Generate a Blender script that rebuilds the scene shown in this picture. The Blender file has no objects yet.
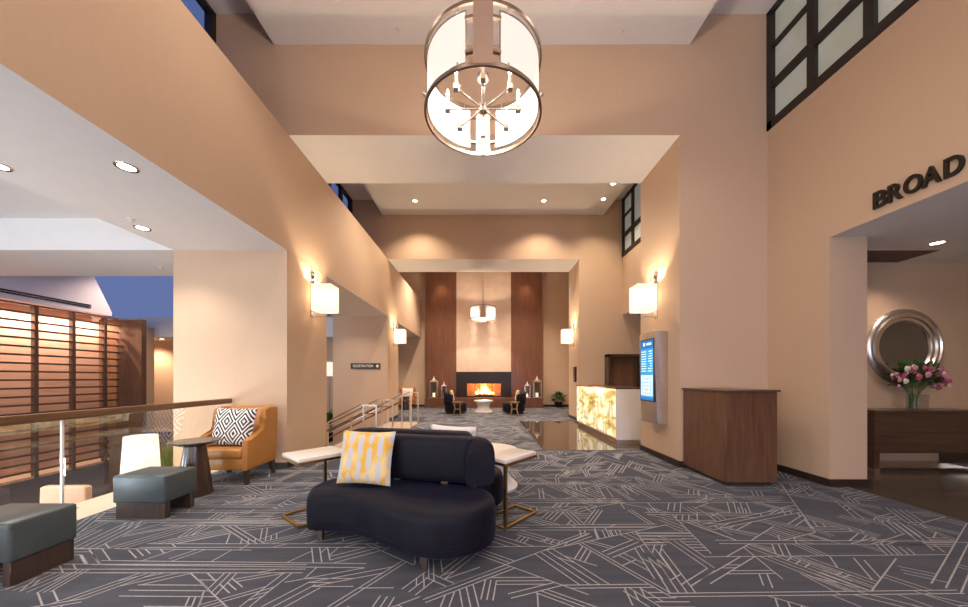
import bpy, bmesh, math, random
from mathutils import Vector, Matrix, noise
random.seed(11)
S = bpy.context.scene
C = S.collection
PI = math.pi
F = 340.0; CX = 483.0; CY = 378.0; EYE = 1.45

# ------------------------------------------------------------------ materials
def new_mat(name):
    m = bpy.data.materials.new(name); m.use_nodes = True
    nt = m.node_tree
    return m, nt, nt.nodes['Principled BSDF'], nt.nodes['Material Output']

def nd(nt, kind, **kw):
    n = nt.nodes.new(kind)
    for k, v in kw.items():
        setattr(n, k, v)
    return n

def mth(nt, op, a, b=None, c=None):
    n = nt.nodes.new('ShaderNodeMath'); n.operation = op
    for i, v in enumerate((a, b, c)):
        if v is None: continue
        if isinstance(v, (int, float)): n.inputs[i].default_value = v
        else: nt.links.new(v, n.inputs[i])
    return n.outputs[0]

def mixc(nt, fac, a, b):
    n = nt.nodes.new('ShaderNodeMix'); n.data_type = 'RGBA'
    for i, v in ((0, fac), (6, a), (7, b)):
        if isinstance(v, (int, float)): n.inputs[i].default_value = v
        elif isinstance(v, tuple): n.inputs[i].default_value = (v[0], v[1], v[2], 1)
        else: nt.links.new(v, n.inputs[i])
    return n.outputs[2]

def coords(nt, kind='Object', scale=(1, 1, 1)):
    t = nt.nodes.new('ShaderNodeTexCoord')
    mp = nt.nodes.new('ShaderNodeMapping')
    mp.inputs['Scale'].default_value = scale
    nt.links.new(t.outputs[kind], mp.inputs[0])
    return mp.outputs[0]

def noise_tex(nt, vec, scale=5, detail=4, rough=.55, dist=0):
    n = nt.nodes.new('ShaderNodeTexNoise')
    n.inputs['Scale'].default_value = scale; n.inputs['Detail'].default_value = detail
    n.inputs['Roughness'].default_value = rough; n.inputs['Distortion'].default_value = dist
    nt.links.new(vec, n.inputs['Vector'])
    return n.outputs['Fac']

def ramp(nt, fac, stops):
    n = nt.nodes.new('ShaderNodeValToRGB')
    e = n.color_ramp.elements
    while len(e) < len(stops): e.new(.5)
    for i, (p, c) in enumerate(stops):
        e[i].position = p; e[i].color = (c[0], c[1], c[2], 1)
    nt.links.new(fac, n.inputs[0])
    return n.outputs[0]

def mat(name, col, rough=.6, metal=0, var=.06, nscale=(6, 6, 6), bump=0, bscale=60, sheen=0, sheen_tint=None, spec=None, coat=0):
    m, nt, b, o = new_mat(name)
    v = coords(nt, 'Object', nscale)
    f = noise_tex(nt, v, 1, 5)
    lo = tuple(max(0, c * (1 - var * 2)) for c in col); hi = tuple(c * (1 + var * 2) for c in col)
    nt.links.new(ramp(nt, f, [(.25, lo), (.75, hi)]), b.inputs['Base Color'])
    b.inputs['Roughness'].default_value = rough; b.inputs['Metallic'].default_value = metal
    if spec is not None: b.inputs['Specular IOR Level'].default_value = spec
    if sheen:
        b.inputs['Sheen Weight'].default_value = sheen
        b.inputs['Sheen Roughness'].default_value = .35
        if sheen_tint: b.inputs['Sheen Tint'].default_value = (*sheen_tint, 1)
    if coat:
        b.inputs['Coat Weight'].default_value = coat; b.inputs['Coat Roughness'].default_value = .15
    if bump:
        bp = nd(nt, 'ShaderNodeBump'); bp.inputs['Strength'].default_value = bump; bp.inputs['Distance'].default_value = .004
        nt.links.new(noise_tex(nt, coords(nt), bscale, 3), bp.inputs['Height'])
        nt.links.new(bp.outputs[0], b.inputs['Normal'])
    return m

def wood(name, dark, light, rough=.4, axis='z', s=1.0, coat=0):
    m, nt, b, o = new_mat(name)
    sc = {'z': (14 * s, 14 * s, 1.0 * s), 'x': (1.0 * s, 14 * s, 14 * s), 'y': (14 * s, 1.0 * s, 14 * s)}[axis]
    f = noise_tex(nt, coords(nt, 'Object', sc), 1.6, 6, .6, .6)
    nt.links.new(ramp(nt, f, [(.28, dark), (.72, light)]), b.inputs['Base Color'])
    b.inputs['Roughness'].default_value = rough
    if coat:
        b.inputs['Coat Weight'].default_value = coat; b.inputs['Coat Roughness'].default_value = .12
    return m

def emit(name, col, strength):
    m, nt, b, o = new_mat(name)
    b.inputs['Base Color'].default_value = (*col, 1)
    b.inputs['Emission Color'].default_value = (*col, 1)
    b.inputs['Emission Strength'].default_value = strength
    b.inputs['Roughness'].default_value = .7
    return m

def shade_mat(name, col, strength, transp, dif=1.0):
    """lit lamp fabric: glows, lets part of the bulb's light through"""
    m, nt, b, o = new_mat(name)
    b.inputs['Base Color'].default_value = (*(c * dif for c in col), 1); b.inputs['Roughness'].default_value = .8
    f = noise_tex(nt, coords(nt, 'Object', (30, 30, 400)), 1, 2)
    nt.links.new(ramp(nt, f, [(.3, tuple(c * .92 for c in col)), (.7, col)]), b.inputs['Emission Color'])
    b.inputs['Emission Strength'].default_value = strength
    t = nd(nt, 'ShaderNodeBsdfTransparent'); t.inputs[0].default_value = (1, .93, .84, 1)
    mx = nd(nt, 'ShaderNodeMixShader'); mx.inputs[0].default_value = transp
    nt.links.new(b.outputs[0], mx.inputs[1]); nt.links.new(t.outputs[0], mx.inputs[2])
    nt.links.new(mx.outputs[0], o.inputs[0])
    return m

def glass_mat(name, tint=(.93, .97, .95), gloss=1.0, rough=.0):
    m, nt, b, o = new_mat(name)
    nt.nodes.remove(b)
    t = nd(nt, 'ShaderNodeBsdfTransparent'); t.inputs[0].default_value = (*tint, 1)
    g = nd(nt, 'ShaderNodeBsdfGlossy'); g.inputs['Roughness'].default_value = rough
    fr = nd(nt, 'ShaderNodeFresnel'); fr.inputs[0].default_value = 1.5
    mx = nd(nt, 'ShaderNodeMixShader')
    geo = nd(nt, 'ShaderNodeNewGeometry')
    nt.links.new(mth(nt, 'MULTIPLY', mth(nt, 'MULTIPLY', fr.outputs[0], gloss), mth(nt, 'SUBTRACT', 1.0, geo.outputs['Backfacing'])), mx.inputs[0])
    nt.links.new(t.outputs[0], mx.inputs[1]); nt.links.new(g.outputs[0], mx.inputs[2])
    nt.links.new(mx.outputs[0], o.inputs[0])
    return m

M = {}
M['wall'] = mat('beige_wallcovering', (.565, .393, .262), .8, var=.008, nscale=(30, 30, 4), bump=.06, bscale=120)
M['white'] = mat('ceiling_paint', (.76, .72, .68), .85, var=.01)
M['cream'] = mat('cream_plaster', (.66, .49, .36), .6, var=.04, nscale=(3, 3, 3))
M['purple'] = mat('mauve_light_tint', (.58, .53, .60), .8, var=.01)  # mauve cast of the window light put into this bulkhead colour
M['base'] = wood('espresso_trim', (.020, .011, .008), (.045, .026, .018), .35, 'x')
M['walnut'] = wood('walnut', (.085, .036, .018), (.165, .075, .038), .35, 'z', coat=.2)
M['panelwood'] = wood('mahogany_panel', (.12, .040, .016), (.20, .074, .030), .42, 'z', .6, coat=.08)
M['railwood'] = wood('rail_wood', (.11, .050, .020), (.20, .098, .042), .35, 'y')
M['slat'] = wood('slat_wood', (.060, .030, .018), (.12, .062, .036), .4, 'y')
M['copperwood'] = wood('copper_wood', (.50, .275, .185), (.66, .40, .28), .5, 'y', .6)
M['darkwood'] = wood('dark_wood', (.030, .016, .011), (.070, .040, .026), .32, 'z', coat=.25)
M['consolewood'] = wood('console_wood', (.040, .019, .011), (.090, .045, .026), .3, 'x', coat=.3)
M['niche_floor'] = wood('plank_floor', (.035, .026, .021), (.10, .075, .060), .25, 'x', .7)
M['lobby_floor'] = mat('lower_carpet', (.045, .026, .028), .8, var=.15)
M['ledge'] = mat('stone_ledge', (.74, .58, .43), .45, var=.04)
M['tile_base'] = mat('landing_tile', (.55, .42, .31), .25, var=.05)
M['darktop'] = mat('dark_table_top', (.060, .055, .048), .22, var=.06)
M['velvet'] = mat('navy_velvet', (.0070, .0060, .0115), .55, var=.15, sheen=.07, sheen_tint=(.22, .32, .95), spec=.16)
M['leather'] = mat('cognac_leather', (.42, .172, .034), .42, var=.05, bump=.1, bscale=140)
M['otto'] = mat('slate_leather', (.062, .078, .080), .38, var=.06, bump=.1, bscale=140)
M['brass'] = mat('brass', (.46, .30, .12), .32, 1, var=.04)
M['bronze'] = mat('bronze_metal', (.26, .19, .145), .38, 1, var=.03)
M['strap'] = mat('taupe_metal', (.40, .27, .19), .5, .35, var=.03)
M['nickel'] = mat('brushed_nickel', (.62, .56, .51), .24, 1, var=.03)
M['steel'] = mat('stainless', (.66, .61, .57), .36, 1, var=.04, nscale=(2, 2, 90))
M['railmetal'] = mat('satin_rail', (.78, .70, .62), .35, 1, var=.02)
M['champagne'] = mat('champagne_leaf', (.80, .74, .68), .30, 1, var=.05)
M['whitelac'] = mat('white_lacquer', (.74, .69, .64), .3, var=.01)
M['deskwhite'] = mat('desk_white', (.78, .73, .68), .35, var=.01)
M['black'] = mat('black_metal', (.012, .011, .011), .4, .3, var=.03)
M['winframe'] = mat('window_frame_black', (.018, .013, .010), .45, var=.05)
M['blackstone'] = mat('black_stone', (.024, .015, .011), .35, var=.15, nscale=(9, 9, 9), spec=.3)
M['letter'] = mat('dark_bronze_letters', (.030, .024, .017), .4, .5, var=.05)
M['whitefab'] = mat('cream_fabric', (.80, .74, .68), .9, var=.02)
M['tanfab'] = mat('tan_fabric', (.52, .31, .20), .9, var=.05)
M['leaf'] = mat('leaf_green', (.060, .135, .030), .5, var=.3, nscale=(20, 20, 20))
M['leafdark'] = mat('dark_leaf', (.020, .050, .012), .45, var=.3, nscale=(20, 20, 20))
M['grassg'] = mat('grass_green', (.085, .16, .030), .6, var=.3, nscale=(30, 30, 5))
M['pink'] = mat('pink_petals', (.50, .080, .16), .7, var=.25, nscale=(30, 30, 30))
M['rose'] = mat('rose_petals', (.62, .26, .32), .7, var=.2, nscale=(30, 30, 30))
M['ivory'] = mat('ivory_petals', (.72, .64, .50), .7, var=.1, nscale=(30, 30, 30))
M['wax'] = emit('candle_wax', (1, .78, .5), .9)
M['lens'] = emit('lamp_lens', (1, .92, .80), 8)
M['bulb'] = emit('bulb_glow', (1, .86, .66), 14)
M['shade'] = shade_mat('drum_organza', (1, .89, .79), .80, .18, .30)
M['sconce'] = shade_mat('sconce_linen', (1, .87, .68), .74, .25, .4)
M['lampshade'] = shade_mat('lamp_linen', (1, .93, .80), .80, .2, .30)
M['glass'] = glass_mat('clear_glass', (.97, .985, .975), 4.0)
M['vaseglass'] = glass_mat('vase_glass', (.90, .93, .93), 1.5)
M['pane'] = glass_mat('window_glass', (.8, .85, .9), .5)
M['clock'] = None

def frosted():
    m, nt, b, o = new_mat('frosted_pane')
    f = noise_tex(nt, coords(nt, 'Object', (1.5, 1.5, 1.5)), 1, 2)
    c = ramp(nt, f, [(.3, (.42, .44, .37)), (.7, (.50, .53, .50))])
    nt.links.new(c, b.inputs['Base Color']); nt.links.new(c, b.inputs['Emission Color'])
    b.inputs['Emission Strength'].default_value = .16; b.inputs['Roughness'].default_value = .35
    return m
M['frost'] = frosted()

def carpet():
    m, nt, b, o = new_mat('patterned_carpet')
    v = coords(nt)
    f1 = noise_tex(nt, v, 260, 2); f2 = noise_tex(nt, coords(nt, 'Object', (1.2, 9, 1)), 1.1, 4)
    c1 = ramp(nt, f1, [(.3, (.026, .030, .042)), (.7, (.072, .079, .102))])
    c2 = ramp(nt, f2, [(.35, (.86, .86, .90)), (.65, (1.22, 1.16, 1.12))])
    n = nd(nt, 'ShaderNodeMix', data_type='RGBA', blend_type='MULTIPLY'); n.inputs[0].default_value = 1
    nt.links.new(c1, n.inputs[6]); nt.links.new(c2, n.inputs[7])
    nt.links.new(n.outputs[2], b.inputs['Base Color'])
    b.inputs['Roughness'].default_value = .95; b.inputs['Specular IOR Level'].default_value = .1
    b.inputs['Sheen Weight'].default_value = .08
    bp = nd(nt, 'ShaderNodeBump'); bp.inputs['Strength'].default_value = .35; bp.inputs['Distance'].default_value = .004
    nt.links.new(f1, bp.inputs['Height']); nt.links.new(bp.outputs[0], b.inputs['Normal'])
    return m
M['carpet'] = carpet()
M['carpetline'] = mat('carpet_line', (.335, .325, .335), .95, var=.12, nscale=(60, 60, 60), spec=.1)

def tiles():
    m, nt, b, o = new_mat('polished_tile')
    br = nd(nt, 'ShaderNodeTexBrick'); br.offset = 0
    br.inputs['Scale'].default_value = 1.0; br.inputs['Mortar Size'].default_value = .004
    br.inputs['Brick Width'].default_value = .6; br.inputs['Row Height'].default_value = .6
    br.inputs['Color1'].default_value = (.070, .050, .036, 1); br.inputs['Color2'].default_value = (.085, .060, .043, 1)
    br.inputs['Mortar'].default_value = (.03, .022, .016, 1)
    nt.links.new(coords(nt), br.inputs['Vector'])
    nt.links.new(br.outputs[0], b.inputs['Base Color'])
    b.inputs['Roughness'].default_value = .045; b.inputs['Specular IOR Level'].default_value = .9
    return m
M['tile'] = tiles()

def onyx():
    m, nt, b, o = new_mat('backlit_onyx')
    f = noise_tex(nt, coords(nt, 'Object', (1.5, 1.3, 4.2)), 1.1, 4, .5, .5)
    g = noise_tex(nt, coords(nt, 'Object', (5, 6, 1.6)), 1.3, 5, .6, .3)
    c = ramp(nt, f, [(.34, (.30, .20, .06)), (.43, (.74, .52, .18)), (.50, (1.0, .86, .50)), (.60, (1.0, .95, .80)), (.70, (.50, .38, .15))])
    c2 = mixc(nt, ramp(nt, g, [(.42, (0, 0, 0)), (.60, (.75, .75, .75))]), c, (.36, .29, .11))
    nt.links.new(c2, b.inputs['Emission Color']); nt.links.new(c2, b.inputs['Base Color'])
    b.inputs['Emission Strength'].default_value = .80
    b.inputs['Roughness'].default_value = .15
    return m
M['onyx'] = onyx()

def diamond():
    m, nt, b, o = new_mat('diamond_weave')
    sp = nd(nt, 'ShaderNodeSeparateXYZ'); nt.links.new(coords(nt, 'Generated', (1, 1, 1)), sp.inputs[0])
    u = mth(nt, 'MULTIPLY', sp.outputs[0], 2.5); v = mth(nt, 'MULTIPLY', sp.outputs[2], 1.6)
    a = mth(nt, 'ABSOLUTE', mth(nt, 'SUBTRACT', mth(nt, 'FRACT', u), .5))
    c = mth(nt, 'ABSOLUTE', mth(nt, 'SUBTRACT', mth(nt, 'FRACT', v), .5))
    d = mth(nt, 'MULTIPLY', mth(nt, 'ADD', a, c), 5.0)
    s = mth(nt, 'GREATER_THAN', mth(nt, 'FRACT', d), .52)
    nt.links.new(mixc(nt, s, (.022, .020, .028), (.78, .74, .70)), b.inputs['Base Color'])
    b.inputs['Roughness'].default_value = .9
    return m
M['diamond'] = diamond()

def links_pattern():
    m, nt, b, o = new_mat('yellow_link_print')
    sp = nd(nt, 'ShaderNodeSeparateXYZ'); nt.links.new(coords(nt, 'Generated', (1, 1, 1)), sp.inputs[0])
    u = mth(nt, 'MULTIPLY', sp.outputs[0], 5.6); v = mth(nt, 'MULTIPLY', sp.outputs[2], 2.1)
    fu = mth(nt, 'FRACT', u)
    col = mth(nt, 'FLOOR', u)
    off = mth(nt, 'MULTIPLY', mth(nt, 'MODULO', col, 2.0), .5)
    a = mth(nt, 'ABSOLUTE', mth(nt, 'SUBTRACT', fu, .5))
    c = mth(nt, 'ABSOLUTE', mth(nt, 'SUBTRACT', mth(nt, 'FRACT', mth(nt, 'ADD', v, off)), .5))
    link = mth(nt, 'MAXIMUM', mth(nt, 'MULTIPLY', a, 1.0), mth(nt, 'SUBTRACT', mth(nt, 'ADD', c, mth(nt, 'MULTIPLY', a, .6)), .22))
    s = mth(nt, 'LESS_THAN', link, .27)
    f = noise_tex(nt, coords(nt, 'Generated', (2, 2, 2)), 1.2, 1)
    yel = mixc(nt, ramp(nt, f, [(.40, (0, 0, 0)), (.60, (1, 1, 1))]), (.72, .40, .055), (.76, .58, .26))
    nt.links.new(mixc(nt, s, yel, (.54, .51, .52)), b.inputs['Base Color'])
    b.inputs['Roughness'].default_value = .85
    return m
M['links'] = links_pattern()

def flame_mat():
    m, nt, b, o = new_mat('flame')
    sp = nd(nt, 'ShaderNodeSeparateXYZ'); nt.links.new(coords(nt, 'Generated'), sp.inputs[0])
    c = ramp(nt, sp.outputs[2], [(0, (1, .75, .35)), (.5, (1, .60, .18)), (1, (1, .30, .05))])
    nt.links.new(c, b.inputs['Emission Color']); nt.links.new(c, b.inputs['Base Color'])
    b.inputs['Emission Strength'].default_value = 4
    return m
M['flame'] = flame_mat()
M['firebrick'] = mat('fire_brick', (.60, .34, .18), .8, var=.2, nscale=(6, 6, 12))
M['scr_blue'] = emit('screen_blue', (.030, .27, .52), .85)
M['scr_dark'] = emit('screen_dark_blue', (.012, .12, .36), 1.0)
M['scr_white'] = emit('screen_white', (.58, .68, .78), .8)
M['scr_line'] = emit('screen_text', (.55, .75, .90), 1.0)
M['sign_text'] = mat('sign_lettering', (.75, .66, .52), .5, var=.01)

# ------------------------------------------------------------------ mesh builder
class MB:
    def __init__(self): self.bm = bmesh.new(); self.mi = 0
    def _n(self, faces, smooth=False):
        for f in faces:
            f.material_index = self.mi; f.smooth = smooth
    def box(self, x0, y0, z0, x1, y1, z1, bev=0, seg=3, fm=None, mtx=None):
        v = [self.bm.verts.new(p) for p in ((x0, y0, z0), (x1, y0, z0), (x1, y1, z0), (x0, y1, z0), (x0, y0, z1), (x1, y0, z1), (x1, y1, z1), (x0, y1, z1))]
        q = {'-z': (3, 2, 1, 0), '+z': (4, 5, 6, 7), '-y': (0, 1, 5, 4), '+x': (1, 2, 6, 5), '+y': (2, 3, 7, 6), '-x': (3, 0, 4, 7)}
        fs = []
        for k, idx in q.items():
            f = self.bm.faces.new([v[i] for i in idx]); f.material_index = (fm or {}).get(k, self.mi); fs.append(f)
        if bev:
            es = list({e for f in fs for e in f.edges})
            r = bmesh.ops.bevel(self.bm, geom=es, offset=bev, segments=seg, profile=.5, affect='EDGES', clamp_overlap=True)
            vs = {w for f in r['faces'] for w in f.verts} | {w for f in fs if f.is_valid for w in f.verts}
            for w in vs:
                for f in w.link_faces: f.smooth = True
        else: vs = v
        if mtx is not None:
            for w in vs: w.co = mtx @ w.co
        return self
    def rings(self, loops, cap0=True, cap1=True, closed=True, smooth=True, cyc=False):
        L = [[self.bm.verts.new(p) for p in lp] for lp in loops]
        n = len(L[0]); fs = []
        pairs = list(zip(L, L[1:])) + ([(L[-1], L[0])] if cyc else [])
        for a, b in pairs:
            for i in range(n if closed else n - 1):
                j = (i + 1) % n
                fs.append(self.bm.faces.new((a[i], a[j], b[j], b[i])))
        self._n(fs, smooth)
        if not cyc:
            if cap0: self._n([self.bm.faces.new(list(reversed(L[0])))])
            if cap1: self._n([self.bm.faces.new(L[-1])])
        return self
    def cyl(self, p0, p1, r0, r1=None, seg=16, cap=True):
        p0 = Vector(p0); p1 = Vector(p1); r1 = r0 if r1 is None else r1
        d = (p1 - p0).normalized(); u = d.orthogonal().normalized(); w = d.cross(u)
        ring = lambda p, r: [p + (u * math.cos(2 * PI * i / seg) + w * math.sin(2 * PI * i / seg)) * r for i in range(seg)]
        return self.rings([ring(p0, r0), ring(p1, r1)], cap, cap)
    def bar(self, p0, p1, w, h, up=(0, 0, 1)):
        p0 = Vector(p0); p1 = Vector(p1); d = (p1 - p0).normalized(); up = Vector(up)
        s = d.cross(up).normalized(); t = s.cross(d)
        q = lambda p: [p + s * (w / 2 * a) + t * (h / 2 * b) for a, b in ((-1, -1), (1, -1), (1, 1), (-1, 1))]
        return self.rings([q(p0), q(p1)], smooth=False)
    def tube(self, pts, r, seg=8, cyc=False):
        pts = [Vector(p) for p in pts]; n = len(pts); loops = []
        u = None
        for i, p in enumerate(pts):
            a = pts[(i - 1) % n] if (cyc or i > 0) else p
            b = pts[(i + 1) % n] if (cyc or i < n - 1) else p
            d = (b - a).normalized()
            u = d.orthogonal().normalized() if u is None else (u - d * u.dot(d)).normalized()
            w = d.cross(u); rr = r(i / (n - 1)) if callable(r) else r
            loops.append([p + (u * math.cos(2 * PI * k / seg) + w * math.sin(2 * PI * k / seg)) * rr for k in range(seg)])
        return self.rings(loops, cyc=cyc)
    def lathe(self, prof, c=(0, 0, 0), seg=40, closed_prof=False, a0=0, a1=2 * PI, axis='z', smooth=True):
        full = abs(a1 - a0 - 2 * PI) < 1e-6
        m = seg if full else seg + 1; loops = []
        for i in range(m):
            a = a0 + (a1 - a0) * i / seg
            lp = []
            for r, z in prof:
                if axis == 'z': lp.append((c[0] + r * math.cos(a), c[1] + r * math.sin(a), c[2] + z))
                else: lp.append((c[0] + r * math.cos(a), c[1] + z, c[2] + r * math.sin(a)))
            loops.append(lp)
        return self.rings(loops, cap0=closed_prof and not full, cap1=closed_prof and not full, closed=closed_prof, cyc=full, smooth=smooth)
    def prism(self, pts, axis, a0, a1, bev=0, seg=3):
        mk = {'x': lambda p, a: (a, p[0], p[1]), 'y': lambda p, a: (p[0], a, p[1]), 'z': lambda p, a: (p[0], p[1], a)}[axis]
        A = [self.bm.verts.new(mk(p, a0)) for p in pts]; B = [self.bm.verts.new(mk(p, a1)) for p in pts]
        n = len(pts); fs = [self.bm.faces.new(list(reversed(A))), self.bm.faces.new(B)]
        for i in range(n):
            j = (i + 1) % n; fs.append(self.bm.faces.new((A[i], A[j], B[j], B[i])))
        self._n(fs)
        if bev:
            es = list(set(fs[0].edges) | set(fs[1].edges))
            r = bmesh.ops.bevel(self.bm, geom=es, offset=bev, segments=seg, profile=.5, affect='EDGES', clamp_overlap=True)
            for f in self.bm.faces: f.smooth = True
        return self
    def ball(self, c, r, sc=(1, 1, 1), sub=2):
        mt = Matrix.Translation(c) @ Matrix.Diagonal((*sc, 1))
        k = bmesh.ops.create_icosphere(self.bm, subdivisions=sub, radius=r, matrix=mt)
        self._n({f for v in k['verts'] for f in v.link_faces}, True)
        return self
    def quad(self, *p):
        self._n([self.bm.faces.new([self.bm.verts.new(q) for q in p])])
        return self

def snake(s): return s
def obj(name, mb, mats, parent=None, loc=None, recalc=True, flat_angle=None):
    if recalc: bmesh.ops.recalc_face_normals(mb.bm, faces=mb.bm.faces)
    me = bpy.data.meshes.new(name); mb.bm.to_mesh(me); mb.bm.free()
    for m in (mats if isinstance(mats, (list, tuple)) else [mats]): me.materials.append(m)
    o = bpy.data.objects.new(name, me); C.objects.link(o)
    if parent is not None: o.parent = parent
    if loc: o.location = loc
    if any(p.use_smooth for p in me.polygons):
        try: me.set_sharp_from_angle(angle=math.radians(42))
        except Exception: pass
    return o

def tag(o, label, cat, group=None, kind=None):
    o['label'] = label; o['category'] = cat
    if group: o['group'] = group
    o['kind'] = kind or o.get('kind') or 'thing'
    return o

def thing(name, label, cat, loc=(0, 0, 0), rz=0, group=None):
    o = bpy.data.objects.new(name, None); C.objects.link(o)
    o.location = loc; o.rotation_euler = (0, 0, rz); o.empty_display_size = .1
    return tag(o, label, cat, group)

def struct(name, mb, mats, label, cat='wall'):
    o = obj(name, mb, mats); o['kind'] = 'structure'
    return tag(o, label, cat)

def dup(root, loc, rz, label, group=None):
    r = root.copy(); C.objects.link(r); r.location = loc; r.rotation_euler = (0, 0, rz); r['label'] = label
    if group: r['group'] = group
    for ch in list(root.children):
        c = ch.copy(); C.objects.link(c); c.parent = r
        for g in list(ch.children):
            d = g.copy(); C.objects.link(d); d.parent = c
    return r

def catmull(P, n=8, closed=True):
    P = [Vector(p) for p in P]; N = len(P); out = []
    rng = range(N) if closed else range(N - 1)
    for i in rng:
        if closed: a, b, c, d = P[(i - 1) % N], P[i], P[(i + 1) % N], P[(i + 2) % N]
        else: a, b, c, d = P[max(i - 1, 0)], P[i], P[i + 1], P[min(i + 2, N - 1)]
        for k in range(n):
            t = k / n
            out.append(.5 * ((2 * b) + (c - a) * t + (2 * a - 5 * b + 4 * c - d) * t * t + (3 * b - a - 3 * c + d) * t ** 3))
    if not closed: out.append(P[-1])
    return out

def inset(poly, d):
    n = len(poly); out = []
    for i in range(n):
        t = (poly[(i + 1) % n] - poly[i - 1]).normalized()
        out.append(poly[i] + Vector((-t.y, t.x)) * d)     # counter-clockwise polygon: inward
    return out

# lights -----------------------------------------------------------
def point(name, loc, energy, col=(1, .78, .55), r=.05):
    l = bpy.data.lights.new(name, 'POINT'); l.energy = energy; l.color = col; l.shadow_soft_size = r
    o = bpy.data.objects.new(name, l); C.objects.link(o); o.location = loc; return o
def spot(name, loc, energy, col=(1, .82, .62), ang=100, blend=.6, r=.05, rot=(0, 0, 0)):
    l = bpy.data.lights.new(name, 'SPOT'); l.energy = energy; l.color = col; l.spot_size = math.radians(ang)
    l.spot_blend = blend; l.shadow_soft_size = r
    o = bpy.data.objects.new(name, l); C.objects.link(o); o.location = loc; o.rotation_euler = rot; return o

# ------------------------------------------------------------------ the room
XL, XR = -3.16, 3.20          # inner faces of fascia / pillars
UL, UR = -4.36, 4.63          # upper window walls
ZB, ZC, ZP = 5.40, 7.37, 6.87 # beam bottom, ceiling, dropped ceiling panel
ZS = 3.51                     # left soffit
Y1a, Y1b, Y2a, Y2b, YE = 5.53, 6.90, 11.30, 12.67, 17.30
YN = -6.0
LOW = -0.9

# carpet (its woven lines are inlaid faces of the same mesh)
def in_carpet(x, y):
    if not (-4.12 < x < 4.87 and .9 < y < YE - .05): return False
    if x > 4.58 and y > 4.54: return False
    if x > 3.18 and Y1a - .03 < y < Y1b + .03: return False
    if x < -3.14 and 5.46 < y < Y1b: return False
    if x > 1.22 and 6.83 < y < 11.43: return False
    if x < -2.08 and Y1b - .02 < y < Y2b: return False
    return True
fl = MB()
for r in ((-4.13, YN, 4.88, 4.54), (-4.13, 4.54, 4.66, 5.6), (-4.13, 5.6, 4.6, 6.85), (-2.1, 6.85, 1.23, 11.42), (-4.6, 11.42, 4.6, YE), (-2.1, 6.85, 1.23, 6.86)):
    fl.quad((r[0], r[1], 0), (r[2], r[1], 0), (r[2], r[3], 0), (r[0], r[3], 0))
fl.mi = 1
rl = random.Random(5)
segs = []
def hit(p, d, maxl):
    best = maxl
    for (ax, ay, bx, by) in segs:
        if min(ax, bx) > p[0] + maxl or max(ax, bx) < p[0] - maxl or min(ay, by) > p[1] + maxl or max(ay, by) < p[1] - maxl: continue
        ex, ey = bx - ax, by - ay
        den = d[0] * ey - d[1] * ex
        if abs(den) < 1e-6: continue
        t = ((ax - p[0]) * ey - (ay - p[1]) * ex) / den
        u = ((ax - p[0]) * d[1] - (ay - p[1]) * d[0]) / den
        if .01 < t < best and -.01 <= u <= 1.01: best = t
    s = 0
    while s < best:
        if not in_carpet(p[0] + d[0] * s, p[1] + d[1] * s): return max(0, s - .04)
        s += .04
    return best
def lay(ax, ay, bx, by, w=.0050):
    d = Vector((bx - ax, by - ay)); L = d.length
    if L < .05: return
    d /= L; n = Vector((-d.y, d.x)) * w
    fl.quad((ax - n.x, ay - n.y, .0008), (bx - n.x, by - n.y, .0008), (bx + n.x, by + n.y, .0008), (ax + n.x, ay + n.y, .0008))
angs = [0, 32, -34, 58, -60, 82, -80, 32, -60, 58, 20]
for k in range(2600):
    long = k < 190
    y = rl.uniform(1.3, 4.8) if rl.random() < .28 else rl.uniform(4.8, 17); x = rl.uniform(-4.1, 4.86)
    if not in_carpet(x, y): continue
    a = math.radians((rl.choice([0, 0, 0, 32, -34, 58, -60, 20]) if long else rl.choice(angs)) + rl.uniform(-1.2, 1.2))
    if long and rl.random() < .4: a = math.radians(rl.choice([0, 0, 1, -1]))
    d = (math.cos(a), math.sin(a)); n = (-d[1], d[0])
    ml = rl.uniform(.6, 1.7) if long else rl.uniform(.10, .55)
    cnt = rl.choice([1, 2, 2, 3]) if long else rl.choice([1, 2, 3, 3, 3, 4])
    sp = rl.uniform(.035, .065); new = []
    for j in range(cnt):
        o = (j - (cnt - 1) / 2) * sp
        p = (x + n[0] * o, y + n[1] * o)
        if not in_carpet(*p): continue
        f = hit(p, d, ml); b = hit(p, (-d[0], -d[1]), ml)
        if f + b < .08: continue
        s = (p[0] - d[0] * b, p[1] - d[1] * b, p[0] + d[0] * f, p[1] + d[1] * f)
        lay(*s, w=.0045 if y < 5 else .0085); new.append(s)
    segs.extend(new)
struct('floor', fl, [M['carpet'], M['carpetline']], 'dark slate blue carpet with scattered pale line pattern', 'carpet floor')

f2 = MB().box(1.23, 6.85, -.2, 6.5, 11.42, .001)
struct('floor.001', f2, M['tile'], 'polished brown tile floor in front of the glowing reception desk', 'tile floor')
f3 = MB().box(-16, YN, LOW - .2, -4.69, 18, LOW)
struct('floor.002', f3, M['lobby_floor'], 'dark plum floor of the lower lobby seen through the glass railing', 'floor')
f4 = MB().box(4.88, YN, -.2, 9, Y1a, -.002)
struct('floor.003', f4, M['niche_floor'], 'dark plank floor of the alcove with the round mirror', 'wood floor')
f5 = MB().box(-4.69, YN, LOW, -4.13, 5.48, .004)
struct('trim_1', f5, M['ledge'], 'pale stone ledge along the foot of the glass railing', 'ledge')
f6 = MB().box(-3.1, Y1b, -.2, -2.1, Y2a, .001)
struct('floor.004', f6, M['tile_base'], 'beige tiled landing at the head of the lobby stairs', 'tile landing')
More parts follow.
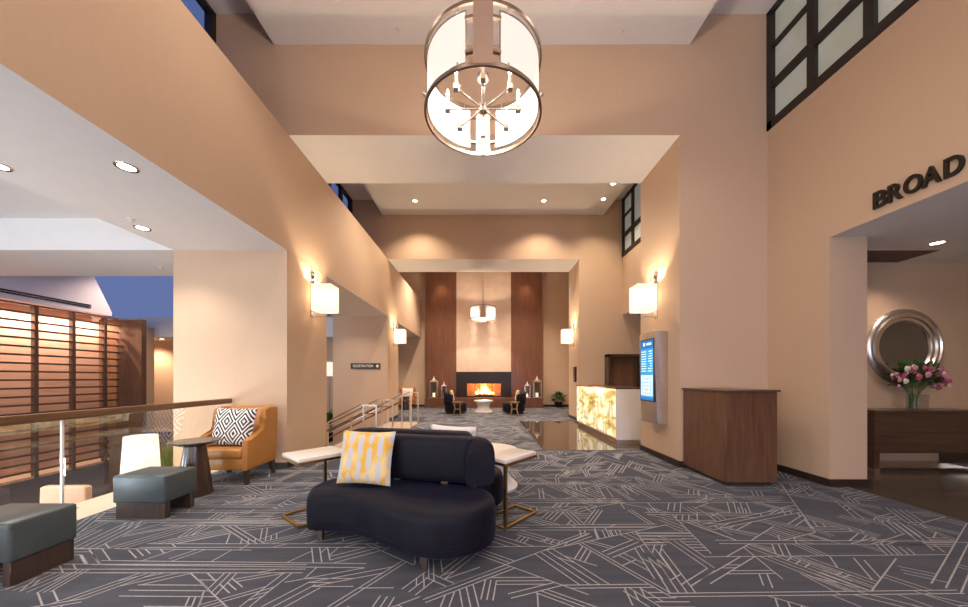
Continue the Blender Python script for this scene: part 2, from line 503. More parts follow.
# flight of steps down to the left
st = MB()
for i in range(6):
    st.box(-3.1 - .36 * (i + 1), Y1b, LOW - .1, -3.1 - .36 * i, Y2a, -.15 * (i + 1))
struct('floor.005', st, M['tile_base'], 'flight of beige steps going down beside the registration sign', 'stairs')
sk = MB().prism([(-3.1, .0), (-3.1, .14), (-5.26, -.76), (-5.26, -.9)], 'y', Y2a - .02, Y2a)
struct('trim_2', sk, M['tile_base'], 'sloped stair skirting under the registration sign', 'trim')

def wbox(name, a, label, fm=None, mats=None, cat='wall', extra=()):
    b = MB(); b.box(*a, fm=fm)
    for e in extra: b.box(*e, fm=fm)
    return struct(name, b, mats or [M['wall'], M['white'], M['purple'], M['base']], label, cat)

wbox('wall_left', (-4.97, YN, ZS, XL, YE, ZB), 'long beige fascia along the left side, white underneath', {'-z': 1, '-x': 1})
wbox('column', (-4.99, 5.48, LOW, XL, 6.87, ZS + .01), 'beige column behind the orange leather armchair', cat='column')
wbox('column.001', (-4.99, Y2a, LOW, XL, Y2b, ZS + .01), 'beige column carrying the registration sign', cat='column')
wbox('wall_upper_left', (UL - .15, YN, ZB, UL, YE, 5.46), 'sill wall under the upper left windows', extra=((UL - .15, 6.9, ZB, UL, 7.2, ZC), (UL - .15, 12.67, ZB, UL, YE, ZC)))
wbox('beam', (-4.5, Y1a, ZB, 4.8, Y1b, ZC + .1), 'deep beige beam above the sofa, pale soffit beneath', {'-z': 1}, cat='beam')
wbox('beam.001', (-4.5, Y2a, ZB, 4.8, Y2b, ZC + .1), 'beige beam in front of the fireplace bay', {'-z': 1}, cat='beam')
wbox('column.002', (XR, Y1a, 0, 9.2, Y1b, ZB), 'wide beige pillar holding the information screen', cat='column')
wbox('column.003', (XR, Y2a, 0, 9.2, Y2b, ZB), 'beige wall behind the reception desk', cat='column')
ZN = 3.33
wbox('wall_right', (UR, YN, ZN, 5.13, Y1a, 5.46), 'beige right wall above the alcove opening', {'-z': 1}, extra=((UR, 4.54, 0, 5.13, Y1a, ZN), (UR, YN, 0, 5.13, -1.5, ZN)))
wbox('wall_right_rear', (UR, Y1b, 3.55, 5.0, Y2a, 5.46), 'beige wall above the back office opening behind the desk', {'-z': 1})
wbox('wall_office', (8.0, Y1b, 0, 8.2, Y2a, 3.6), 'back office wall', extra=((5.0, Y1b, 3.55, 8.2, Y2a, 3.7),))
wbox('wall_fireside_right', (4.6, Y2b, 0, 4.8, YE, ZC), 'beige side wall of the fireplace bay')
wbox('wall_back', (-9, YE, LOW, 4.8, YE + .2, ZC), 'beige back wall around the fireplace')
wbox('wall_front', (-16, YN - .2, LOW, 9.2, YN, ZC), 'beige wall behind the viewer')
wbox('wall_niche', (8.9, YN, -.2, 9.2, Y1a, ZN), 'alcove side wall')
wbox('ceiling.001', (5.13, YN, ZN, 9.2, Y1a, ZN + .1), 'white alcove ceiling above the mirror', {'-z': 1}, cat='ceiling')
wbox('ceiling', (-4.5, YN, ZC, 4.9, YE, ZC + .15), 'high white ceiling', mats=[M['white']], cat='ceiling')
wbox('ceiling.002', (-3.4, YN, ZP, 3.36, Y1a - .002, ZC), 'dropped white ceiling panel above the large chandelier', mats=[M['white']], cat='ceiling')
wbox('ceiling.003', (-3.35, Y1b + .002, ZP, 4.02, Y2a - .002, ZC), 'dropped white ceiling panel with downlights in the middle bay', mats=[M['white']], cat='ceiling')
wbox('ceiling.004', (-3.35, Y2b + .002, ZP, 3.36, YE, ZC), 'dropped white ceiling panel above the fireplace', mats=[M['white']], cat='ceiling')
# lower lobby on the left
wbox('ceiling.005', (-16, YN, 4.02, -4.97, 5.47, 4.2), 'raised white tray ceiling over the lower lobby', mats=[M['white']], cat='ceiling')
wbox('beam.002', (-16, 5.47, ZS, -4.98, 6.87, 4.6), 'white beam crossing the lower lobby ceiling', mats=[M['white']], cat='beam')
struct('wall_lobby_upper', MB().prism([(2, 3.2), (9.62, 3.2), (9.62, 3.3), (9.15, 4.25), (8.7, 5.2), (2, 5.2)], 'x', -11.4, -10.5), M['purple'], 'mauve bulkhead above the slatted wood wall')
wbox('wall_lobby_far', (-16, 12.0, 2.95, -5.0, 12.2, 3.6), 'pale header at the far end of the lower lobby', mats=[M['white']], extra=((-16, 12.0, 2.9, -5.0, 13.4, 2.95),))  # left open above the header: sky stands in for a blue-lit wall
wbox('wall_lobby_back', (-16, 13.4, LOW, -5.0, 13.6, 2.95), 'beige far wall of the lower lobby')
wbox('wall_lobby_left', (-16, 9.9, LOW, -11.6, 12, 3.2), 'side wall of the lower lobby', mats=[M['wall']])
wbox('wall_lobby_end', (-16.2, YN, LOW, -16, 12, 3.3), 'outer wall of the lower lobby', mats=[M['wall']])
wbox('ceiling.006', (-9, Y2b, ZS, -4.97, YE, ZS + .1), 'white ceiling beyond the registration column', mats=[M['white']], cat='ceiling')
wbox('wall_lobby_wood', (-9.0, 13.6, LOW, -5.0, 13.75, ZS), 'dark wood wall glimpsed between the two left columns', mats=[M['darkwood']])
# chimney breast
wbox('wall_chimney', (-1.33, 17.02, 1.76, 1.40, YE, ZC), 'cream plaster chimney breast above the fireplace', mats=[M['cream']])
wbox('trim_3', (-2.87, 17.02, 0, -1.33, YE, ZC), 'mahogany panelling left of the fireplace', mats=[M['panelwood']], cat='panelling')
wbox('trim_4', (1.40, 17.02, 0, 2.96, YE, ZC), 'mahogany panelling right of the fireplace', mats=[M['panelwood']], cat='panelling')

# baseboards
def bboard(name, a, label): return wbox(name, a, label, mats=[M['base']], cat='baseboard')
bboard('baseboard_left', (XL - .002, 5.465, 0, XL + .015, 6.87, .09), 'dark baseboard at the foot of the left column')
bboard('baseboard_left.001', (-4.13, 5.463, 0, XL + .015, 5.48, .09), 'dark baseboard behind the orange armchair')
bboard('baseboard_left.002', (XL, Y2a, 0, XL + .015, Y2b, .09), 'dark baseboard on the registration column')
bboard('baseboard_right', (XR - .015, Y1a - .015, 0, XR, Y1b + .015, .10), 'dark baseboard under the information screen')
bboard('baseboard_right.001', (XR, Y1a - .015, 0, UR, Y1a, .10), 'dark baseboard behind the walnut cabinet')
bboard('baseboard_right.002', (UR - .015, 4.525, 0, UR, Y1a - .015, .10), 'dark baseboard beside the alcove opening')
bboard('baseboard_right.003', (UR, 4.525, 0, 5.145, 4.54, .10), 'dark baseboard across the alcove jamb')
bboard('baseboard_right.004', (XR - .015, Y2a - .015, 0, XR, Y2b + .015, .10), 'dark baseboard beside the potted plant')
bboard('baseboard_back', (2.96, YE - .015, 0, 4.6, YE, .10), 'dark baseboard behind the potted plant')
bboard('baseboard_back.001', (-4.6, YE - .015, 0, -2.87, YE, .10), 'dark baseboard behind the far leather armchair')

# windows -------------------------------------------------------------
def window(name, x, y0, y1, z0, z1, ys, zs, pane, label, thin=None):
    sgn = 1 if x > 0 else -1
    root = bpy.data.objects.new(name, None); C.objects.link(root); root.location = (x, 0, 0); root['kind'] = 'structure'
    tag(root, label, 'window')
    fr = MB(); t = .055; a, b = (-.02 * sgn, .10 * sgn); a, b = min(a, b), max(a, b)
    for (p, q, r, s) in ((y0, y1, z0, z0 + .13), (y0, y1, z1 - .06, z1), (y0, y0 + .09, z0, z1), (y1 - .09, y1, z0, z1)):
        fr.box(a, p, r, b, q, s)
    obj('window_frame', fr, M['winframe'], root)
    mu = MB()
    for y in ys: mu.box(a + .01, y - t, z0 + .1, b - .01, y + t, z1 - .05)
    for z in zs: mu.box(a + .012, y0 + .05, z - .06, b - .012, y1 - .05, z + .06)
    if thin: mu.box(a + .014, thin[0], thin[2] - .03, b - .014, thin[1], thin[2] + .03)
    obj('muntin', mu, M['winframe'], root)
    g = MB(); xx = .055 * sgn
    g.box(xx - .006, y0 + .05, z0 + .05, xx + .006, y1 - .05, z1 - .04)
    obj('pane', g, pane, root)
    return root
window('window_1', UR, -2.5, 5.53, 5.46, ZC, [4.80, 4.08, 3.36, 2.6, 1.8, 1.0, 0, -1.2], [6.15], M['frost'], 'tall black gridded window high on the right wall', (4.8, 5.5, 6.77))
window('window_2', UR, 7.4, 11.3, 5.46, ZC, [10.55, 9.8, 9.0, 8.2], [6.15], M['frost'], 'black gridded window high above the reception desk', (10.55, 11.25, 6.77))
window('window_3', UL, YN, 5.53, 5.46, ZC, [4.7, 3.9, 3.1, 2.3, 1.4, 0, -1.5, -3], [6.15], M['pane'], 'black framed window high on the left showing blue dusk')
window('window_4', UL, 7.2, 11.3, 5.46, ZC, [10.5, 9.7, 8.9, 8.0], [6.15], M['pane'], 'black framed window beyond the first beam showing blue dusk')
wbox('wall_upper_right', (5.0, YN, 5.46, 5.15, YE, ZC), 'wall behind the frosted windows')
wbox('wall_right_top', (UR, Y1b, 5.46, 5.0, 7.4, ZC), 'wall strip beside the window over the desk', extra=((UR, YN, 5.46, 5.0, -2.5, ZC),))

# ------------------------------------------------------------------ chandeliers
def chandelier(name, label, loc, R=.56, H=.52, stem=2.3):
    t = thing(name, label, 'chandelier', loc)          # origin: middle of the bottom ring
    for z, nm in ((0, 'lower_ring'), (H, 'upper_ring')):
        obj(nm, MB().lathe([(R - .012, z - .016), (R + .008, z - .016), (R + .008, z + .016), (R - .012, z + .016)], seg=72, closed_prof=True), M['bronze'], t)
    for k in range(2):
        a0 = -PI / 2 + .265 + k * PI; a1 = a0 + PI - .53
        obj('shade', MB().lathe([(R - .022, .045), (R - .022, H - .045)], seg=48, a0=a0, a1=a1), M['shade'], t)
        e = MB()
        for z in (.045, H - .045):
            e.tube([((R - .022) * math.cos(a0 + (a1 - a0) * i / 40), (R - .022) * math.sin(a0 + (a1 - a0) * i / 40), z) for i in range(41)], .006, 6)
        for a in (a0, a1):
            e.cyl(((R - .022) * math.cos(a), (R - .022) * math.sin(a), .04), ((R - .022) * math.cos(a), (R - .022) * math.sin(a), H - .04), .006, seg=6)
        obj('shade_edge', e, M['bronze'], t)
        s = MB(); aa = -PI / 2 + k * PI
        s.lathe([(R - .006, .0), (R + .010, .0), (R + .010, H), (R - .006, H)], seg=8, closed_prof=True, a0=aa - .143, a1=aa + .143)
        obj('strap', s, M['strap'], t)
        for z in (.12, H - .12):
            for sg in (-1, 1):
                c = MB().lathe([(R - .026, z - .012), (R + .002, z - .012), (R + .002, z + .012), (R - .026, z + .012)], seg=4, closed_prof=True, a0=aa + sg * .205 - .065, a1=aa + sg * .205 + .065)
                obj('clip', c, M['bronze'], t)
    for i in range(8):
        a = PI / 8 + i * PI / 4
        for z in (.02, H - .02):
            kn = MB().bar(((R - .006) * math.cos(a), (R - .006) * math.sin(a), z - .03), ((R - .006) * math.cos(a), (R - .006) * math.sin(a), z + .03), .014, .014, (1, 0, .01)); obj('ring_pin', kn, M['nickel'], t)
    for sg in (-1, 1): obj('side_knob', MB().ball((sg * (R + .012), 0, H * .42), .02, sub=2), M['nickel'], t)
    sp = MB()
    for a in (0, PI / 2, PI, 1.5 * PI):
        sp.bar((0, 0, H - .03), ((R - .01) * math.cos(a), (R - .01) * math.sin(a), H - .03), .02, .012)
    obj('spider', sp, M['nickel'], t)
    obj('stem', MB().cyl((0, 0, .05), (0, 0, H + stem), .013, seg=12).lathe([(.015, .33), (.055, .36), (.06, .40), (.02, .42)], seg=20).lathe([(.002, .03), (.04, .04), (.05, .075), (.04, .11), (.012, .12)], seg=20), M['nickel'], t)
    obj('canopy', MB().lathe([(.002, H + stem - .05), (.09, H + stem - .05), (.11, H + stem), (.002, H + stem)], seg=24), M['nickel'], t)
    for i in range(8):
        a = i * PI / 4; r = .345; x, y = r * math.cos(a), r * math.sin(a)
        arm = obj('arm', MB().bar((.03 * math.cos(a), .03 * math.sin(a), .075), (x, y, .075), .012, .012).box(x - .026, y - .026, .05, x + .026, y + .026, .10, .003, 1), M['nickel'], t)
        obj('candle_sleeve', MB().cyl((x, y, .10), (x, y, .19), .013, seg=10), M['whitelac'], arm)
        obj('bulb', MB().lathe([(.002, .19), (.012, .20), (.016, .22), (.009, .25), (.001, .27)], (x, y, 0), seg=10), M['bulb'], arm)
    return t
chandelier('drum_chandelier', 'large drum chandelier with eight candle bulbs hanging over the sofa', (0, 3.33, 4.01), stem=2.34)
chandelier('drum_chandelier', 'small looking drum chandelier hanging in front of the fireplace', (0, 14.8, 4.01), stem=2.34)

# ------------------------------------------------------------------ sconces
def sconce(label, side, y):
    x = XL if side < 0 else XR; s = 1 if side < 0 else -1
    t = thing('wall_sconce', label, 'wall lamp', (x, y, 2.68), 0, 'square shaded wall sconces')
    sh = MB(); w = .17; a, b = .075, .42
    for p0, p1 in (((a, -w), (b, -w)), ((b, -w), (b, w)), ((b, w), (a, w)), ((a, w), (a, -w))):
        sh.box(min(p0[0] * s, p1[0] * s) - .003, min(p0[1], p1[1]) - .003, 0, max(p0[0] * s, p1[0] * s) + .003, max(p0[1], p1[1]) + .003, .47)
    obj('shade', sh, M['sconce'], t)
    pl = MB().box(min(0, .02 * s), -.06, -.12, max(0, .02 * s), .06, .70, .004, 1)
    obj('backplate', pl, M['nickel'], t)
    ar = MB().tube([(.02 * s, 0, .58), (.06 * s, 0, .62), (.10 * s, 0, .60), (.11 * s, 0, .54)], .014, 8)
    ar.ball((.02 * s, 0, .70), .03, (1, 1, 1.3))
    ar.bar((.01 * s, 0, -.10), (.25 * s, 0, -.10), .016, .016).bar((.25 * s, 0, -.10), (.25 * s, 0, .10), .016, .016, (1, 0, 0))
    obj('bracket', ar, M['nickel'], t)
    obj('diffuser', MB().box(min(.09 * s, .405 * s), -.155, .012, max(.09 * s, .405 * s), .155, .018), M['sconce'], t)
    point('sconce_bulb', (x + .25 * s, y, 2.68 + .30), 78, (1, .81, .58), .05)
    return t
sconce('lit square sconce on the left column above the orange armchair', -1, 6.28)
sconce('lit square sconce on the column beside the registration sign', -1, 11.95)
sconce('lit square sconce on the right pillar above the information screen', 1, 6.28)
sconce('lit square sconce on the far right column past the reception desk', 1, 11.95)

# ------------------------------------------------------------------ recessed lights, sprinklers, vents
def downlight(label, loc, energy, ang=110, r=.068, col=(1, .82, .62)):
    t = thing('recessed_downlight', label, 'ceiling light', loc, 0, 'recessed downlights')
    obj('trim_ring', MB().lathe([(r, -.004), (r + .022, -.008), (r + .026, 0), (r, 0)], seg=28, closed_prof=True), M['nickel'], t)
    obj('lens', MB().lathe([(.001, -.002), (r, -.002)], seg=28), M['lens'], t)
    if energy: spot('downlight_beam', (loc[0], loc[1], loc[2] - .03), energy, col, ang, .7, .06)
    return t
WHT = (1, .90, .80)
downlight('recessed downlight on the left soffit nearest its front edge', (-3.48, 3.32, ZS), 55, 120, col=WHT)
downlight('recessed downlight on the left soffit near the lobby beam', (-4.68, 4.67, ZS), 85, 120, col=WHT)
downlight('recessed downlight on the left soffit cut by the left picture edge', (-4.71, 3.3, ZS), 85, 120, col=WHT)
downlight('recessed downlight in the alcove ceiling above the mirror', (6.32, 4.73, ZN), 22, 130, col=(1, .8, .66))
downlight('left one of two downlights centred on the middle bay ceiling', (-2.08, 10.4, ZP), 230, 120)
downlight('downlight on the middle bay ceiling right of its centre', (1.86, 10.4, ZP), 230, 120)
downlight('downlight near the right end of the middle bay ceiling, farther one', (3.65, 10.3, ZP), 130, 120)
downlight('downlight near the right end of the middle bay ceiling, nearer one', (3.63, 9.48, ZP), 130, 120)
downlight('small downlight in the far lobby header beside the wood screen', (-11.9, 12.6, 2.90), 40, 120)
for lb, x, y, z in (('sprinkler head on the left soffit beside a downlight', -4.55, 4.4, ZS), ('sprinkler head on the dropped ceiling left of the chandelier', -1.32, 5.3, ZP), ('sprinkler head on the dropped ceiling right of the chandelier', 2.18, 5.3, ZP), ('sprinkler head under the lobby beam above the wood screen', -5.98, 6.3, ZS)):
    t = thing('ceiling_sprinkler', lb, 'sprinkler', (x, y, z))
    obj('escutcheon', MB().lathe([(.001, -.012), (.035, -.010), (.045, 0), (.001, 0)], seg=16), M['whitelac'], t)
    obj('nozzle', MB().cyl((0, 0, -.04), (0, 0, -.01), .010, seg=8).cyl((0, 0, -.046), (0, 0, -.04), .022, seg=10), M['whitelac'], t)
v = thing('slot_diffuser', 'dark linear slot vent on the bulkhead above the slatted wall', 'air vent', (-10.5, 0, 3.36))
obj('vent_frame', MB().box(-.001, 6.2, -.05, .012, 9.1, .05).box(.0, 6.2, -.006, .018, 9.1, .006), M['nickel'], v)
obj('slot', MB().box(.008, 6.25, -.04, .014, 9.05, -.012).box(.008, 6.25, .012, .014, 9.05, .04), M['black'], v)
v = thing('ceiling_grille', 'dark return air grille in the alcove ceiling', 'air vent', (6.25, 5.23, ZN))
obj('grille_frame', MB().box(-.75, -.26, -.012, .45, .26, 0), M['tanfab'], v)
g = MB()
for i in range(14): g.box(-.72, -.24 + i * .035, -.018, .42, -.222 + i * .035, -.010)
obj('louvre', g, M['darkwood'], v)

# ------------------------------------------------------------------ slatted wood screen
t = thing('slatted_wood_screen', 'tall slatted wood wall lit from above in the lower lobby', 'wood screen', (-10.5, 0, LOW))
ZT = 3.18 - LOW
obj('backing_panel', MB().box(-.62, 3, 0, -.55, 9.9, ZT), M['copperwood'], t)
s = MB()
for i in range(21):
    z = .16 + i * .193
    s.box(-.05, 3, z, .02, 9.78, z + .042)
obj('slat', s, M['slat'], t)
for y in (3.6, 4.33, 5.06, 5.79, 6.52, 7.25, 7.98, 8.71, 9.44):
    obj('post', MB().box(-.07, y - .034, 0, .03, y + .034, ZT - .03), M['slat'], t)
obj('end_panel', MB().box(-.62, 9.78, 0, .60, 9.9, ZT - .05), M['walnut'], t)
obj('end_stile', MB().box(.60, 9.76, 0, .70, 9.9, ZT - .05), M['walnut'], t)
obj('plinth', MB().box(-.55, 3, 0, .0, 9.78, .05), M['tanfab'], t)
for i in range(9):
    spot('screen_grazer', (-10.5 - .33, 6.15 + i * .42, 3.12), 80, (1, .80, .66), 150, .8, .03)

# ------------------------------------------------------------------ guard rail
XG = -4.06
t = thing('guard_railing', 'glass guard railing with wooden handrail beside the ottomans', 'railing', (XG, 0, 0))
obj('handrail', MB().box(-.035, -2, 1.045, .035, 5.46, 1.125, .012, 2), M['railwood'], t)
for i, (a, b) in enumerate(((-1.9, .55), (.60, 1.90), (1.95, 3.26), (3.30, 5.44))):
    obj('glass_panel', MB().box(-.006, a, .01, .006, b, 1.05), M['glass'], t)
for y in (.575, 1.925, 3.28):
    obj('post', MB().box(-.010, y - .009, 0, .010, y + .009, 1.05), M['whitelac'], t)

# ------------------------------------------------------------------ lower lobby furniture
t = thing('table_lamp', 'large glowing lamp with tapered white shade behind the glass railing', 'lamp', (-5.28, 5.25, LOW + .62))
obj('lamp_shade', MB().lathe([(.235, .10), (.195, .84)], seg=36), M['lampshade'], t)
obj('shade_cap', MB().lathe([(.195, .84), (.12, .84)], seg=36), M['lampshade'], t)
obj('lamp_base', MB().lathe([(.001, 0), (.11, 0), (.11, .02), (.03, .04), (.03, .12), (.001, .12)], seg=20), M['brass'], t)
t = thing('lobby_side_table', 'dark side table carrying the glowing lamp below the railing', 'side table', (-5.28, 5.25, LOW))
obj('tabletop', MB().lathe([(.001, .58), (.36, .58), (.36, .62), (.001, .62)], seg=32), M['darkwood'], t)
obj('pedestal', MB().lathe([(.001, 0), (.2, 0), (.09, .3), (.1, .58), (.001, .58)], seg=24), M['darkwood'], t)
t = thing('lobby_chair', 'tan upholstered chair seen from behind through the glass railing', 'chair', (-5.78, 4.72, LOW), 0)
obj('backrest', MB().prism([(-.33, .40), (.33, .40), (.31, .84), (.27, .86), (-.27, .86), (-.31, .84)], 'y', -.06, .05, .03), M['tanfab'], t)
obj('seat', MB().box(-.32, -.62, .28, .32, -.02, .46, .05), M['tanfab'], t)
for x in (-.26, .26):
    for y in (-.55, -.05): obj('leg', MB().cyl((x, y, 0), (x, y, .3), .015, .022, 8), M['darkwood'], t)
t = thing('grass_planter', 'green grass planter below the dark counter in the lower lobby', 'planter', (-6.15, 6.55, LOW))
obj('trough', MB().box(-.55, -.14, 0, .65, .14, .40, .01, 1), M['darkwood'], t)
g = MB(); rg = random.Random(3)
for i in range(420):
    x, y = rg.uniform(-.52, .62), rg.uniform(-.12, .12); h = rg.uniform(.5, .78); dx, dy = rg.uniform(-.05, .05), rg.uniform(-.05, .05)
    a = rg.uniform(0, PI); w = .008; cx, cy = math.cos(a) * w, math.sin(a) * w
    g.quad((x - cx, y - cy, .38), (x + cx, y + cy, .38), (x + dx + cx * .3, y + dy + cy * .3, .38 + h), (x + dx - cx * .3, y + dy - cy * .3, .38 + h))
go = obj('grass', g, M['grassg'], t); go['kind'] = 'stuff'
t = thing('lobby_counter', 'dark counter in the lower lobby behind the lamp', 'counter', (-6.7, 7.4, LOW))
obj('countertop', MB().box(-1.3, -.3, 1.18, 1.2, .3, 1.23), M['darkwood'], t)
obj('body', MB().box(-1.2, -.22, 0, 1.1, .25, 1.18), M['slat'], t)

def leafy(mb, n, c, R, H, seed, lw=.05, ll=.28):
    r = random.Random(seed)
    for i in range(n):
        a = r.uniform(0, 2 * PI); el = r.uniform(.15, 1.3); L = ll * r.uniform(.7, 1.2)
        st = Vector((c[0] + r.uniform(-.3, .3) * R, c[1] + r.uniform(-.3, .3) * R, c[2] + r.uniform(0, .5) * H))
        d = Vector((math.cos(a) * math.cos(el), math.sin(a) * math.cos(el), math.sin(el)))
        sd = d.cross(Vector((0, 0, 1))).normalized() * lw; dr = Vector((0, 0, -1))
        p0 = st; p1 = st + d * R * .55; p2 = st + d * (R * .55 + L * .5) + dr * L * .08; p3 = st + d * (R * .55 + L) + dr * L * .35
        V = [mb.bm.verts.new(q) for q in (p0, p1, p2 - sd, p2 + sd * 1.0, p3, p0 + sd * .1)]
        mb._n([mb.bm.faces.new((V[0], V[5], V[1]))]); mb._n([mb.bm.faces.new((V[1], V[2], V[4], V[3]))], True)
def pot_plant(name, label, loc, R, H, potr, poth, m, n=90, seed=1, ll=.28, lw=.05):
    t = thing(name, label, 'plant', loc)
    obj('pot', MB().lathe([(.001, 0), (potr * .75, 0), (potr, poth), (potr * .9, poth), (potr * .85, poth - .03), (.001, poth - .03)], seg=24), M['black'], t)
    f = MB(); leafy(f, n, (0, 0, poth - .02), R, H, seed, lw, ll)
    fo = obj('foliage', f, m, t, recalc=False); fo['kind'] = 'stuff'
    return t
pot_plant('potted_plant', 'leafy green plant in a dark pot beside the fireplace bay wall', (3.75, 16.85, 0), .34, .5, .2, .26, M['leaf'], 120, 4, .28, .05)
pot_plant('tall_potted_plant', 'narrow strip of green plant glimpsed behind the left column', (-5.55, 12.25, LOW), .3, 1.0, .2, .45, M['leaf'], 90, 8, .35)
t = thing('floor_lamp', 'lit lamp glimpsed in the narrow gap beside the left column', 'lamp', (-5.75, 12.75, LOW))
obj('pole', MB().cyl((0, 0, 0), (0, 0, 2.45), .015, seg=8).lathe([(.001, 0), (.16, 0), (.16, .02), (.001, .02)], seg=20), M['brass'], t)
obj('lamp_shade', MB().lathe([(.19, 2.42), (.17, 2.95)], seg=24), M['lampshade'], t)

# ------------------------------------------------------------------ ottomans
def ottoman(label, loc, side=False):
    t = thing('square_ottoman', label, 'ottoman', loc, 0, 'slate leather ottomans beside the railing')
    obj('cushion', MB().box(-.27, -.20, .165, .27, .20, .448, .022, 3), M['otto'], t)
    sm = MB().box(-.271, -.201, .405, .271, .201, .409)
    obj('seam', sm, M['otto'], t)
    if side:
        for x in (-.25, .20): obj('leg', MB().box(x, -.185, 0, x + .055, .185, .166, .003, 1), M['darkwood'], t)
    else:
        for y in (-.18, .12): obj('leg', MB().box(-.25, y, 0, .255, y + .06, .166, .003, 1), M['darkwood'], t)
    return t
o1 = ottoman('nearest slate leather ottoman, cut by the left picture edge', (-3.53, 2.54, 0), True)
ottoman('farther slate leather ottoman in front of the round pedestal table', (-3.525, 3.675, 0))

# ------------------------------------------------------------------ round pedestal table
def pedestal(label, loc, R=.265, H=.67, name='pedestal_side_table'):
    t = thing(name, label, 'side table', loc)
    obj('tabletop', MB().lathe([(.001, H), (R - .004, H), (R, H - .006), (R - .008, H - .016), (R * .55, H - .06), (.001, H - .06)], seg=44), M['darktop'], t)
    obj('base', MB().lathe([(.001, 0), (R * .70, 0), (R * .70, .01), (R * .42, H - .06), (.001, H - .06)], seg=40), M['darkwood'], t)
    return t
pedestal('dark round side table with tapered base beside the orange armchair', (-3.60, 4.25, 0))
pedestal('small dark side table beside the far armchair', (-3.55, 15.6, 0), .25, .6)

# ------------------------------------------------------------------ pillows
def pillow_mesh(w, h, th, n=18):
    mb = MB()
    def P(u, v, s):
        e = (max(0, 1 - u ** 4)) ** .5 * (max(0, 1 - v ** 4)) ** .5
        pin = 1 - .06 * (1 - u * u) * abs(v) ** 3 - .0
        pin2 = 1 - .06 * (1 - v * v) * abs(u) ** 3
        return (u * w / 2 * pin2, s * th / 2 * e, v * h / 2 * pin)
    for s in (-1, 1):
        g = [[mb.bm.verts.new(P(-1 + 2 * i / n, -1 + 2 * j / n, s)) for i in range(n + 1)] for j in range(n + 1)]
        for j in range(n):
            for i in range(n):
                mb._n([mb.bm.faces.new((g[j][i], g[j][i + 1], g[j + 1][i + 1], g[j + 1][i]))], True)
    bmesh.ops.remove_doubles(mb.bm, verts=mb.bm.verts, dist=.0005)
    return mb
def pillow(label, loc, w, h, th, m, tilt, rz, group=None, roll=0):
    o = obj('throw_pillow', pillow_mesh(w, h, th), m)
    o.location = loc; o.rotation_euler = (tilt, roll, rz)
    return tag(o, label, 'pillow', group)

# ------------------------------------------------------------------ leather armchairs
def armchair(label, loc, rz):
    t = thing('wing_armchair', label, 'armchair', loc, rz, 'cognac leather wing armchairs')
    # local: faces -Y, width .86
    obj('seat_frame', MB().box(-.31, -.34, .20, .31, .26, .36, .02), M['leather'], t)
    obj('seat_cushion', MB().box(-.305, -.36, .35, .305, .11, .49, .045, 4), M['leather'], t)
    prof = [(-.35, .20), (.28, .20), (.31, .60), (.34, .99), (.31, 1.02), (.12, 1.025), (.04, .99), (.015, .90), (.04, .82), (.045, .75), (.0, .68), (-.09, .65), (-.30, .625), (-.35, .60)]
    for s in (-1, 1):
        obj('arm', MB().prism(prof, 'x', min(s * .30, s * .385), max(s * .30, s * .385), .026, 3), M['leather'], t)
    bk = MB().prism([(.10, .36), (.27, .28), (.34, 1.0), (.31, 1.02), (.26, 1.01), (.21, .97)], 'x', -.31, .31, .02, 3)
    obj('backrest', bk, M['leather'], t)
    for x in (-.34, .34):
        for y, lean in ((-.30, 0), (.23, .06)):
            obj('leg', MB().rings([[(x + a * .022, y + lean + b * .022, 0) for a, b in ((-1, -1), (1, -1), (1, 1), (-1, 1))], [(x + a * .034, y + b * .034, .21) for a, b in ((-1, -1), (1, -1), (1, 1), (-1, 1))]], smooth=False), M['darkwood'], t)
    return t
a1 = armchair('orange leather wing armchair by the left column near the railing', (-3.555, 4.93, 0), 0)
dup(a1, (-3.62, 16.35, 0), .25, 'distant orange leather armchair at the back wall left of the fireplace')
pillow('black and white diamond pillow on the orange armchair', (-3.545, 4.84, .76), .585, .54, .15, M['diamond'], -.22, 0, roll=.02)
pillow('pale pillow on the distant orange armchair', (-3.60, 16.24, .73), .52, .46, .16, M['whitefab'], -.22, .25)

